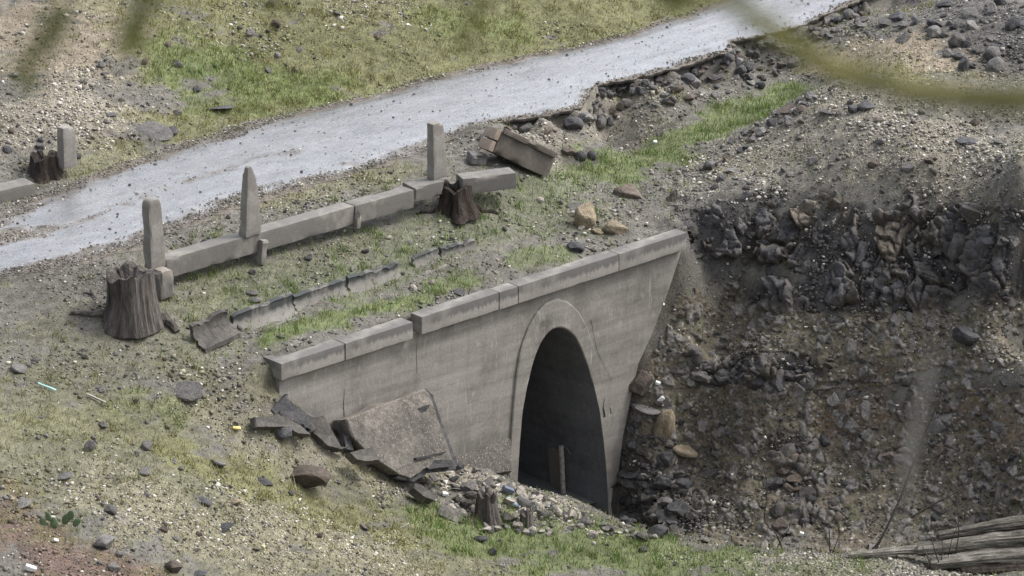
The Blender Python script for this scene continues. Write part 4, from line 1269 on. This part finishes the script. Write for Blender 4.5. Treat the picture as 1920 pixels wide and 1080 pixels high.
scatter("rusty_rock", "rust tinted rock in the middle of the right bank", "rock", "rust tinted rocks", RUSTY, 40, 14, 48, [M_brown, M_brown, M_stone], 76, sink=.45, inset=.2)
EDGE = [(885, 256), (930, 243), (1010, 232), (1085, 216), (1122, 172), (1190, 160), (1260, 142), (1368, 108), (1440, 80), (1500, 62), (1560, 38), (1620, 12), (1640, 30), (1570, 75), (1480, 130), (1420, 165), (1300, 190), (1180, 205), (1120, 245), (1000, 252), (900, 272)]
scatter("roadside_stone", "dark stone spilling from under the broken edge of the road", "stone", "stones below the broken road edge", EDGE, 150, 9, 34, [M_basalt, M_stone, M_stone, M_brown], 77, sink=.25)
RIM = [(1120, 172), (1190, 158), (1260, 140), (1368, 106), (1376, 92), (1440, 78), (1500, 60), (1560, 36), (1610, 12), (1620, 26), (1560, 52), (1500, 76), (1440, 92), (1375, 122), (1260, 158), (1190, 176), (1125, 190)]
scatter("rim_stone", "dark bedding stone wedged under the broken asphalt lip of the road", "stone", "bedding stones under the asphalt lip", RIM, 95, 9, 22, [M_basalt, M_basalt, M_stone], 85, asp=(.7, 1.1), sink=.15, power=1.4)
FOOT = [(1305, 318), (1400, 240), (1500, 180), (1560, 150), (1580, 168), (1510, 205), (1415, 265), (1325, 335)]
scatter("mound_edge_stone", "dark stone along the left foot of the gravel mound", "stone", "stones along the left edge of the mound", FOOT, 40, 9, 30, [M_basalt, M_stone, M_stone], 86, sink=.25)
MOUND = [(1310, 320), (1400, 250), (1500, 185), (1580, 160), (1700, 200), (1900, 230), (1920, 330), (1700, 340), (1500, 350), (1350, 380)]
scatter("mound_stone", "dark stone on the pale gravel mound", "stone", "stones on the gravel mound", MOUND, 80, 8, 28, [M_stone, M_stone, M_brown, M_basalt], 78, power=2.5)
TOPR = [(1690, 0), (1925, 0), (1925, 140), (1760, 120), (1640, 40)]
scatter("corner_rock", "dark rock in the rubble of the upper right corner", "rock", "rubble in the upper right corner", TOPR, 70, 10, 44, [M_basalt, M_stone], 79)
FORE = [(0, 640), (200, 640), (420, 740), (620, 850), (780, 920), (900, 1000), (1250, 1030), (1250, 1080), (0, 1080)]
scatter("field_stone", "grey stone strewn over the gravelly near bank", "stone", "stones on the near bank", FORE, 130, 6, 20, [M_stone, M_stone, M_stone, M_brown], 80, power=2.2, asp=(.45, .9))
TOPL = [(0, 150), (200, 60), (500, 0), (780, 0), (700, 90), (560, 150), (350, 240), (150, 300), (0, 330)]
scatter("hillside_stone", "grey stone on the hillside beyond the road", "stone", "stones on the hillside beyond the road", TOPL, 75, 7, 24, [M_stone, M_basalt, M_brown], 81, power=2.2)
EMB = [(340, 540), (500, 500), (780, 400), (960, 370), (1200, 390), (1240, 420), (1000, 480), (780, 560), (560, 640), (480, 640)]
scatter("embankment_stone", "small stone on the grassy embankment above the headwall", "stone", "stones on the embankment", EMB, 60, 6, 18, [M_stone, M_basalt, M_pale], 82)
DEB = [(780, 900), (860, 870), (960, 905), (1060, 950), (1140, 985), (1240, 1005), (1180, 1010), (1000, 1000), (900, 995), (830, 940)]
scatter("debris_stone", "pale stone in the debris heap spilling from the arch", "stone", "stones in the debris heap", DEB, 280, 5, 24, [M_pale, M_pale, M_stone, M_pale, M_basalt], 83, power=2.0, key='slab', asp=(.4, .9))
scatter("rubble_chunk", "angular dark rubble chunk in the debris heap by the fallen slab", "stone", "angular rubble in the debris heap", DEB, 70, 10, 36, [M_dkslab, M_stone, M_pale], 88, key="slab", asp=(.4, .9), sink=.1)
scatter("litter_scrap", "tiny white or pale blue scrap in the debris heap below the arch", "litter", "litter scraps in the debris heap", DEB, 40, 4, 11, [M_white, M_blue, M_white, M_pale], 87, key='slab', asp=(.3, .9), sink=.1)
LEFTR = [(490, 770), (540, 755), (600, 790), (650, 820), (690, 860), (640, 850), (560, 815), (490, 800)]
scatter("dark_chunk", "dark angular chunk piled against the left side of the fallen slab", "rock", "dark chunks left of the fallen slab", LEFTR, 26, 16, 46, [M_dkslab, M_basalt], 89, key="slab", asp=(.5, 1.0), sink=.15)
SHLD = [(60, 560), (260, 470), (420, 410), (600, 355), (760, 310), (860, 300), (600, 385), (420, 450), (330, 480), (200, 590)]
scatter("shoulder_stone", "dark pebble on the road shoulder by the kerb", "stone", "pebbles on the road shoulder", SHLD, 40, 5, 12, [M_stone, M_basalt], 84)

def dry_twigs():
    rr = random.Random(44)
    protos_ = []
    for i in range(5):
        L = 1.0; pts = [np.array([-.5 + k / 7, .06 * rr.uniform(-1, 1), .05 * rr.uniform(-1, 1)]) for k in range(8)]
        protos_.append(mesh_np("dry_twig", *tube(resample(pts, 12), [.028 - .0015 * k for k in range(12)], 6, .3, i), M_twig if i % 2 else M_drystem))
    n = 0
    zones = [FORE, EMB, BANK, TOPL, DEB]
    while n < 70:
        z = rr.choice(zones); xa, xb = min(p[0] for p in z), max(p[0] for p in z); ya, yb = min(p[1] for p in z), max(p[1] for p in z)
        x, y = rr.uniform(xa, xb), rr.uniform(ya, yb)
        if not inpoly(x, y, z): continue
        k = rr.uniform(.10, .34)
        o = link("dry_twig", rr.choice(protos_), None, G(x, y) + np.array([0, 0, .02]), (rr.uniform(-.2, .2), rr.uniform(-.35, .35), rr.uniform(0, 6.28)), (k, k, k))
        tag(o, "dry broken twig lying loose on the stony ground", "twig", "dry twigs lying about"); n += 1
dry_twigs()

# ------------------------------------------------------------------ loose gravel and grass (nobody could count these)
def sample_ground(n, seed, pad=.3):
    r = np.random.default_rng(seed)
    x = r.uniform(X0 + pad, X1 - pad, n); y = r.uniform(Y0 + pad, Y1 - pad, n)
    return x, y
def visible_wall_zone(x, y):
    u = x * UD[0] + y * UD[1]; v = x * VD[0] + y * VD[1]
    return (u > -5.5) & (u < 4.2) & (v > -0.14) & (v < 0.02)

def build_gravel():
    r = np.random.default_rng(5)
    x, y = sample_ground(520000, 6)
    rin = in_road(x, y)
    z = zat(x, y)
    m = {k: cover(k, x, y, z) for k in WS}
    clump = sstep(-.25, .45, fbm(x * 1.2, y * 1.2, 3, 77))
    drift = sstep(-.15, .35, fbm(x * .45, (y + 1.3 * z) * .45, 3, 78))
    dens = .10 + .20 * drift + .34 * clump + .75 * m['pale'] + .28 * m['dirt'] + .3 * m['red'] + .3 * m['dark'] - .35 * m['green'] - .22 * m['olive']
    t_, d_, u_r, v_r = road_tdu(x, y); mud_ = road_mud(t_, d_, u_r, u_r, -v_r)
    dens = np.where(rin > .02, .75 * mud_ ** 1.5, dens); dens = np.where(visible_wall_zone(x, y), 0, dens)
    k = r.random(len(x)) < dens * .95
    x, y, z = x[k], y[k], z[k]; m = {a: b[k] for a, b in m.items()}
    n = len(x); onroad = rin[k] > 0
    z = np.where(onroad, .046, z)
    size = .011 * (.8 + .5 * sstep(-.1, .4, fbm(x * .7, (y + 1.3 * z) * .7, 3, 79))) * np.exp(r.normal(0, .46, n)) * (1 + .05 * m['pale'] + .5 * m['dark'] + .35 * m['dirt'])
    size = np.clip(size, .006, .042); size = np.where(onroad, np.minimum(size, .016), size)
    # stone colours
    g = ground_col(x, y, z, m)
    t = r.random(n); lum = np.exp(r.normal(0, .35, n))[:, None]
    pale_p = .13 + .30 * m['pale'] + .04 * m['tan'] - .06 * m['dark'] - .05 * m['dirt']
    col = g * lum * 1.05
    dk = t > .84
    col[dk] = np.array([.06, .058, .058]) * lum[dk]
    pl = t < pale_p
    col[pl] = np.array([.36, .34, .30]) * np.clip(lum[pl], .6, 1.5)
    wh = r.random(n) < (.004 + .007 * m['pale'])
    col[wh] = np.array([.72, .71, .68])
    corners = np.array([[-1, -1, -1], [1, -1, -1], [1, 1, -1], [-1, 1, -1], [-1, -1, 1], [1, -1, 1], [1, 1, 1], [-1, 1, 1]], float)
    V = corners[None] * (.55 + .45 * r.random((n, 8, 3)))
    S = size[:, None] * np.stack([r.uniform(.7, 1.6, n), r.uniform(.6, 1.2, n), r.uniform(.4, 1.0, n)], 1)
    V = V * S[:, None]
    a = r.uniform(0, 6.283, n); ca, sa = np.cos(a)[:, None], np.sin(a)[:, None]
    b = r.normal(0, .35, n); cb, sb = np.cos(b)[:, None], np.sin(b)[:, None]
    X, Y, Zz = V[..., 0], V[..., 1], V[..., 2]
    Y, Zz = Y * cb - Zz * sb, Y * sb + Zz * cb
    X, Y = X * ca - Y * sa, X * sa + Y * ca
    V = np.stack([X + x[:, None], Y + y[:, None], Zz + z[:, None] + (S[:, 2] * .25)[:, None]], -1).reshape(-1, 3)
    q = np.array([[0, 3, 2, 1], [4, 5, 6, 7], [0, 1, 5, 4], [1, 2, 6, 5], [2, 3, 7, 6], [3, 0, 4, 7]])
    F = (q[None] + (np.arange(n) * 8)[:, None, None]).reshape(-1, 4)
    o = link("gravel", mesh_np("gravel", V, F, M_pebble, False, np.repeat(np.clip(col, .01, .85), 8, 0)))
    o['kind'] = 'stuff'; o['label'] = "loose grey and pale gravel strewn over the banks"
build_gravel()

def build_road_grit():
    r = np.random.default_rng(8)
    x, y = sample_ground(60000, 9)
    rin = in_road(x, y)
    dens = np.where(rin > .1, .12 + .3 * sstep(1.0, .1, rin), 0)
    k = r.random(len(x)) < dens; x, y = x[k], y[k]; n = len(x)
    size = np.clip(.009 * np.exp(r.normal(0, .5, n)), .005, .035)
    z = np.full(n, .05)
    V = np.array([[-1, -1, 0], [1, -1, 0], [1, 1, 0], [-1, 1, 0], [-.6, -.6, 1], [.6, -.6, 1], [.6, .6, 1], [-.6, .6, 1]], float)[None] * (.6 + .4 * r.random((n, 8, 3)))
    V = V * size[:, None, None] * np.array([1.1, 1.1, .8])
    V = (V + np.stack([x, y, z], 1)[:, None]).reshape(-1, 3)
    q = np.array([[4, 5, 6, 7], [0, 1, 5, 4], [1, 2, 6, 5], [2, 3, 7, 6], [3, 0, 4, 7]])
    F = (q[None] + (np.arange(n) * 8)[:, None, None]).reshape(-1, 4)
    col = np.where(r.random((n, 1)) < .75, np.array([[.06, .055, .055]]), np.array([[.17, .15, .13]])) * np.exp(r.normal(0, .3, (n, 1)))
    o = link("road_grit", mesh_np("road_grit", V, F, M_pebble, False, np.repeat(col, 8, 0)))
    o['kind'] = 'stuff'; o['label'] = "small dark stones scattered on the wet road"
build_road_grit()

def build_grass():
    r = np.random.default_rng(15)
    x, y = sample_ground(1300000, 16)
    rin = in_road(x, y); z = zat(x, y)
    m = {k: cover(k, x, y, z) for k in ('green', 'olive', 'dark', 'pale', 'tan', 'dirt', 'red')}
    tuft = sstep(-.05, .42, fbm(x * 3.1, y * 3.1, 3, 91)); big = sstep(-.2, .35, fbm(x * .9, y * .9, 3, 93))
    u = x * UD[0] + y * UD[1]; v = x * VD[0] + y * VD[1]
    emb = ((v < -.6) & (v > -3.2) & (u > -6.5) & (u < 5)).astype(float)
    dens = m['green'] * (.22 + .78 * tuft) + m['olive'] * (.20 + .6 * tuft) + (.05 + .22 * tuft) * big * (1 - .8 * m['dirt']) * (1 - m['red']) * (1 - .25 * m['pale']) * 1.35 + .02 + .6 * emb * tuft * big - .6 * m['dark']
    dens = np.where(rin > -.02, 0, dens); dens = np.where(visible_wall_zone(x, y), 0, dens)
    k = r.random(len(x)) < np.clip(dens, 0, 1) * .8
    x, y, z, u, v = x[k], y[k], z[k], u[k], v[k]; m = {a: b[k] for a, b in m.items()}; emb = emb[k]
    n = len(x)
    bright = np.clip(.25 + .25 * (v > .1) + m['green'] + .6 * emb - m['olive'] * .6 + r.normal(0, .15, n), 0, 1)[:, None]
    dry = (r.random(n) < .14 + .12 * m['olive'])[:, None]
    col = np.array([.20, .195, .062]) * (1 - bright) + np.array([.15, .22, .06]) * bright
    col = np.where(dry, np.array([.27, .225, .125]), col) * np.exp(r.normal(0, .18, (n, 1)))
    tt = sstep(.1, .5, fbm(x * 3.1, y * 3.1, 3, 91))
    h = .046 * np.exp(r.normal(0, .45, n)) * (1 + .5 * m['green'] + .2 * emb + .9 * tt)
    w = .0055 * (1 + .5 * r.random(n))
    a = r.uniform(0, 6.283, n); lean = r.uniform(.1, .8, n) * h
    b0 = np.stack([x - np.cos(a) * w, y - np.sin(a) * w, z - .01], 1); b1 = np.stack([x + np.cos(a) * w, y + np.sin(a) * w, z - .01], 1)
    la = r.uniform(0, 6.283, n)
    tip = np.stack([x + np.cos(la) * lean, y + np.sin(la) * lean, z + h], 1)
    V = np.stack([b0, b1, tip], 1).reshape(-1, 3); F = np.arange(n * 3).reshape(-1, 3)
    o = link("grass", mesh_np("grass", V, F, M_grass, False, np.repeat(np.clip(col, .01, .6), 3, 0)))
    o['kind'] = 'stuff'; o['label'] = "short green and straw coloured grass on the banks"
build_grass()

# ------------------------------------------------------------------ dead saplings and the fallen log at lower right
def sapling(label, stems, y, r0=.012, mat=None, name="dead_sapling", group=None):
    base = PY(*stems[0][0], y); base[2] = min(base[2], float(zat(base[0], base[1]))) if abs(base[2] - float(zat(base[0], base[1]))) > .02 else base[2]
    t = thing(name, label, "dead sapling", base, group=group)
    for i, s in enumerate(stems):
        pts = resample([PY(px, py, y + .25 * k * (-1) ** i * .3) for k, (px, py) in enumerate(s)], 12) - base
        if i == 0: pts[0] = (pts[0][0], pts[0][1], min(pts[0][2], 0) - .05)
        rr = r0 * (1 if i == 0 else .7)
        link("stem" if i == 0 else "twig", mesh_np("stem", *tube(pts, [rr * (1.2 - .8 * k / 11) for k in range(12)], 6, .3, i + 3), mat or M_twig), t)
sapling("crooked dead sapling in front of the right bank, left of the outcrop", [[(1470, 1035), (1455, 1000), (1432, 980), (1438, 930), (1437, 890), (1420, 850)], [(1458, 1025), (1480, 990), (1486, 970)]], -1.2)
sapling("pair of short straight dead stems right of the outcrop", [[(1556, 1045), (1555, 1000), (1552, 962)], [(1560, 1040), (1575, 1000), (1570, 968)]], -1.5, .011)
sapling("long leaning dead sapling crossing the lower right bank", [[(1632, 1048), (1660, 995), (1690, 930), (1715, 860), (1745, 790), (1768, 730)], [(1622, 1044), (1640, 1025), (1655, 1005)], [(1708, 970), (1745, 948), (1790, 925), (1815, 905), (1823, 880)]], -1.8, .022)
sapling("thin dead stem rising by the end of the grey log", [[(1790, 1050), (1798, 1000), (1796, 960), (1794, 930)], [(1775, 1055), (1785, 1010), (1800, 975)]], -2.4, .010)
sapling("splayed short dead twigs at the foot of the grey log", [[(1745, 1058), (1735, 1035), (1728, 1022)], [(1762, 1060), (1752, 1030), (1745, 1005)], [(1764, 1058), (1768, 1030), (1766, 1008)]], -2.5, .014)

def fallen_log():
    a = PY(1700, 1052, -2.1)
    t = thing("fallen_log", "stack of weathered grey split logs lying at the lower right edge", "log", a)
    def beam(pa, pb, ra, rb, seed, mat, n=40, flat=.8):
        pts = resample([pa, (pa + pb) / 2 + np.array([0, 0, .03]), pb], n) - a
        vs, fs = [], []
        seg = 30
        d = pts[-1] - pts[0]; d /= np.linalg.norm(d)
        s = np.cross(d, [0, 0, 1.0]); s /= np.linalg.norm(s); up = np.cross(s, d)
        for i, p in enumerate(pts):
            q = i / (n - 1); r = ra + (rb - ra) * q
            r *= 1 if i else .5
            for k in range(seg):
                th = 2 * math.pi * k / seg
                g = 1 + .18 * nz((q * 9, th * .3, 2), 1, seed) + .28 * nz((math.cos(th) * 2.6, math.sin(th) * 2.6, q * 1.1), 1.4, seed) + .10 * nz((math.cos(th) * 7, math.sin(th) * 7, q * 2), 1.2, seed + 2)
                vs.append(p + r * g * (s * math.cos(th) + up * flat * math.sin(th)))
        for i in range(n - 1):
            for k in range(seg):
                fs.append([i * seg + k, i * seg + (k + 1) % seg, (i + 1) * seg + (k + 1) % seg, (i + 1) * seg + k])
        fs.append(list(range(seg))[::-1]); fs.append([(n - 1) * seg + k for k in range(seg)])
        rz = math.atan2(d[1], d[0]); Rm = np.array(Matrix.Rotation(-rz, 3, 'Z'))
        o = link("split_trunk", mesh_np("split_trunk", np.array(vs) @ Rm.T, fs, mat), t, None, (0, 0, rz))
    beam(PY(1755, 1006, -2.0), PY(1990, 972, -2.1), .09, .17, 3, M_log, flat=.75)
    beam(PY(1715, 1032, -2.15), PY(1990, 1004, -2.3), .11, .18, 5, M_log, flat=.8)
    beam(PY(1590, 1040, -2.0), PY(1800, 1030, -2.1), .06, .11, 9, M_log, flat=.7)
    beam(PY(1740, 1058, -2.4), PY(1990, 1040, -2.5), .12, .19, 7, M_log)
    beam(PY(1800, 1078, -2.6), PY(1990, 1072, -2.7), .14, .22, 8, M_wood2)
fallen_log()

# ------------------------------------------------------------------ litter, timber frame in the tunnel, cactus
def litter(name, label, cat, px, py, dims, mat, rot, seed, lift=.02):
    v, f = rough_box(*dims, max(.012, min(dims) * .5), min(dims) * .35, min(dims) * .12, 9, seed, .01)
    b = G(px, py)
    tag(link(name, mesh_np(name, v, f, mat, True), None, b + np.array([0, 0, lift]), rot), label, cat)
def bottle(label, px, py, L, r, mat, rz, capm):
    b = G(px, py); t = thing("plastic_bottle", label, "bottle", b + np.array([0, 0, r]), 0)
    d = np.array([math.cos(rz), math.sin(rz), -.35]); d /= np.linalg.norm(d)
    pr = [(0, .5), (.02, .9), (.12, 1), (.4, .93), (.45, 1), (.7, 1), (.82, .75), (.9, .38), (1, .35)]
    link("body", mesh_np("body", *tube([d * L * (q - .5) for q, _ in pr], [r * k for _, k in pr], 12), mat, True), t)
    link("cap", mesh_np("cap", *tube([d * L * .5, d * L * .56], [r * .42, r * .42], 10), capm, True), t)
bottle("pale blue plastic bottle lying in the debris below the arch", 962, 948, .26, .05, M_blue, -.55, M_white)
litter("rag", "crumpled grey-blue cloth in the debris just above the bottle", "rag", 950, 925, (.22, .12, .10), M_denim, (.3, .5, .4), 3)
litter("plastic_bag", "scrap of white plastic at the edge of the debris near the fallen slab", "litter", 832, 932, (.10, .07, .06), M_white, (.4, .3, .5), 4)
litter("plastic_bag", "white plastic scrap in the rocks beside the headwall", "litter", 1233, 758, (.09, .06, .14), M_white, (.4, .8, .5), 5)
litter("plastic_bag", "crumpled white scrap above the squared rock by the headwall", "litter", 1232, 728, (.10, .07, .07), M_white, (.4, .3, .1), 6)
litter("plastic_strip", "aqua plastic strip on the left bank", "litter", 88, 731, (.30, .03, .02), M_cyan, (0, .35, -.2), 7, .04)
litter("paper_scrap", "white paper scrap in the red soil at the bottom left", "litter", 104, 1018, (.08, .05, .04), M_white, (.5, .4, .2), 8)
litter("plastic_bag", "white scrap at the bottom left edge of the photo", "litter", 56, 1073, (.17, .08, .08), M_white, (.2, .4, .1), 9)
litter("plastic_scrap", "yellow scrap on the gravel left of the brown boulder", "litter", 444, 808, (.12, .06, .03), M_yellow, (.3, .1, .1), 10, .03)
litter("plastic_bag", "white scrap in the dark gully behind the near grass", "litter", 1501, 1008, (.08, .05, .08), M_white, (.3, .3, .1), 11)
litter("plastic_bag", "white and blue scrap caught under the grey log", "litter", 1900, 1042, (.13, .05, .10), M_white, (.3, .6, .3), 12, .12)
litter("pale_stick", "pale stick on the left bank right of the aqua strip", "stick", 180, 752, (.34, .035, .03), M_drystem, (0, .3, -.35), 13, .03)
litter("pale_stick", "white stick lying on the slope of the right bank", "stick", 1641, 662, (.22, .025, .025), M_drystem, (0, .35, -.1), 14, .03)

def tunnel_frame():
    u1 = arch[-2][0]
    def on_right(px, py, inset=.10):
        # a point on the right tunnel wall
        d = ray(px, py); uu = arch[-2][0] - inset
        return CAM + d * ((uu - CAM @ UD) / (d @ UD))
    a = on_right(1042, 960)
    t = thing("tunnel_post", "pale upright post with a board standing inside the tunnel", "post", a)
    def bar(p0, p1, r, mat, seed):
        q0, q1 = on_right(*p0) - a, on_right(*p1) - a
        link("bar", mesh_np("bar", *tube(resample([q0, q1], 6), [r] * 6, 6, .2, seed), mat), t)
    bar((1058, 962), (1053, 836), .045, M_pale, 1)
    q = [on_right(x, y, .03) - a for x, y in ((1027, 842), (1052, 836), (1056, 960), (1036, 960))]
    link("board", mesh_np("board", *join([(np.array(q + [p + UD * .03 for p in q]), [[0, 1, 2, 3], [7, 6, 5, 4], [0, 4, 5, 1], [1, 5, 6, 2], [2, 6, 7, 3], [3, 7, 4, 0]])]), M_kerb), t)
    bar((1061, 838), (1070, 853), .022, M_stone, 5)
tunnel_frame()

def cactus():
    b = G(118, 990); t = thing("prickly_pear", "low grey-green prickly pear at the edge of the red soil", "cactus", b)
    rr = random.Random(4)
    for i, (dx, dz, s, ln) in enumerate([(-.28, .03, .13, -.4), (-.12, .02, .15, -.2), (.05, .03, .17, .25), (.12, .14, .14, .4), (-.2, .13, .12, -.5), (.2, .0, .13, .7)]):
        v, f = rock_arr(300 + i, 3, 3, .85, .97, .02)
        link("pad", mesh_np("pad", v * np.array([s * .8, s * .25, s * 1.15]), f, M_cactus, True), t, (dx, rr.uniform(-.06, .06), dz + s * .5), (rr.uniform(-.3, .3), ln, rr.uniform(-.6, .6)))
cactus()

# ------------------------------------------------------------------ tree beside the camera whose bough hangs, out of focus, across the view
def near_tree():
    yt = CAM[1] + 6.0
    bx = 2.6; gz = float(np.interp(yt, [-70, -16], [-4.6 + .497 * 54, -4.6]))
    base = np.array([bx, yt, gz - .1])
    t = thing("near_tree", "olive lichened bough of a nearby tree hanging blurred across the top right", "tree", base)
    top = PY(2500, 150, yt)
    tr = resample([base, base + (top - base) * .5 + np.array([.06, .1, 0]), top, top + np.array([.1, .1, 1.4])], 16) - base
    link("trunk", mesh_np("trunk", *tube(tr, [.075 - .003 * i for i in range(16)], 12, .15, 4), M_branch, True), t)
    def bough(pts, ra, rb, seed, name="bough"):
        q = resample([PY(px, py, yt + dy) for px, py, dy in pts], 26) - base
        link(name, mesh_np(name, *tube(q, [(ra + (rb - ra) * i / 25) * (1 + .28 * nz((i * .55, seed, 0), 1, seed)) for i in range(26)], 9, .35, seed), M_branch, True), t)
        return q
    bough([(2470, 260, 0), (2200, 205, 0), (1920, 188, 0), (1800, 182, .05), (1690, 165, .05), (1570, 135, .1), (1480, 80, .1), (1400, 20, .15), (1330, -12, .15), (1260, -30, .15), (1100, -70, .2)], .028, .010, 5)
    bough([(2470, 60, .2), (2000, -90, .2), (1500, -130, .2), (1000, -120, .3), (500, -90, .3), (100, -60, .3), (-100, -40, .3)], .026, .008, 6)
    rr = random.Random(12)
    main = resample([PY(px, py, yt + .05) for px, py in ((1960, 190), (1800, 182), (1690, 165), (1570, 135), (1480, 80), (1400, 20), (1330, -12))], 60) - base
    vs, fs = [], []
    for i, c0 in enumerate(main):
        for _ in range(int(3 * max(0, nz((i * .17, 1, 0), 1, 4) + .25) * 2)):
            c = c0 + np.array([rr.uniform(-.02, .02), rr.uniform(-.03, .03), rr.uniform(-.03, .03)])
            a = rr.uniform(0, 6.28); dv = np.array([math.cos(a), rr.uniform(-.4, .4), math.sin(a)]) * rr.uniform(.010, .02)
            sd_ = np.array([-dv[2], .003, dv[0]]) * .35; n0 = len(vs)
            vs += [c, c + dv * .5 + sd_, c + dv, c + dv * .5 - sd_, c + dv * .5 + np.array([0, .004, 0])]
            fs += [[n0, n0 + 1, n0 + 4], [n0 + 1, n0 + 2, n0 + 4], [n0 + 2, n0 + 3, n0 + 4], [n0 + 3, n0, n0 + 4]]
    link("leaves", mesh_np("leaves", vs, fs, M_leaf), t)
    tw = 0
    for pts in ([(1010, -120, .3), (930, -40, .3), (890, 30, .3), (880, 90, .3)], [(330, -75, .3), (280, -10, .3), (255, 50, .3), (240, 95, .3)], [(160, -65, .3), (120, 0, .3), (100, 60, .3), (60, 120, .3), (40, 150, .3)],
                [(560, -95, .3), (520, -40, .3), (505, 5, .3)], [(1300, -18, .15), (1270, 0, .15), (1250, 8, .15)]):
        q = bough(pts, .005, .003, 30 + tw, "twig"); tw += 1
        rr = random.Random(tw)
        vs, fs = [], []
        for i in range(11, 26):
            for _ in range(5 if tw in (2, 3) else 2):
                c = q[i] + np.array([rr.uniform(-.012, .012), rr.uniform(-.02, .02), rr.uniform(-.012, .012)])
                a = rr.uniform(0, 6.28); dv = np.array([math.cos(a), rr.uniform(-.4, .4), math.sin(a)]) * rr.uniform(.014, .026)
                sd_ = np.array([-dv[2], .003, dv[0]]) * .32
                n0 = len(vs)
                vs += [c, c + dv * .5 + sd_, c + dv, c + dv * .5 - sd_, c + dv * .5 + np.array([0, .004, 0])]
                fs += [[n0, n0 + 1, n0 + 4], [n0 + 1, n0 + 2, n0 + 4], [n0 + 2, n0 + 3, n0 + 4], [n0 + 3, n0, n0 + 4]]
        link("leaves", mesh_np("leaves", vs, fs, M_leaf), t)
near_tree()

def near_stalk():
    yt = CAM[1] + 7.5
    gz = -4.6 + .497 * (-16 - yt)
    foot = PY(1500, 1500, yt); foot[2] = gz - .05
    t = thing("dry_stalk", "pale dry leaf on a thin stalk, blurred in front of the lower right bank", "plant", foot)
    pts = resample([foot, PY(1560, 1250, yt), PY(1640, 1080, yt), PY(1690, 960, yt)], 14) - foot
    link("stalk", mesh_np("stalk", *tube(pts, [.0022] * 14, 6), M_drystem), t)
    c = [PY(px, py, yt) - foot for px, py in ((1688, 965), (1698, 900), (1712, 830), (1728, 760), (1742, 690), (1748, 640))]
    w = [.002, .006, .009, .009, .006, .002]
    vs, fs = [], []
    for p, k in zip(c, w):
        vs += [p + np.array([-k, 0, 0]), p + np.array([0, .004, 0]), p + np.array([k, 0, 0]), p + np.array([0, .0055, 0])]
    for i in range(len(c) - 1):
        for j in range(4):
            fs.append([i * 4 + j, i * 4 + (j + 1) % 4, i * 4 + 4 + (j + 1) % 4, i * 4 + 4 + j])
    link("leaf", mesh_np("leaf", vs, fs, M_drystem, True), t)
near_stalk()
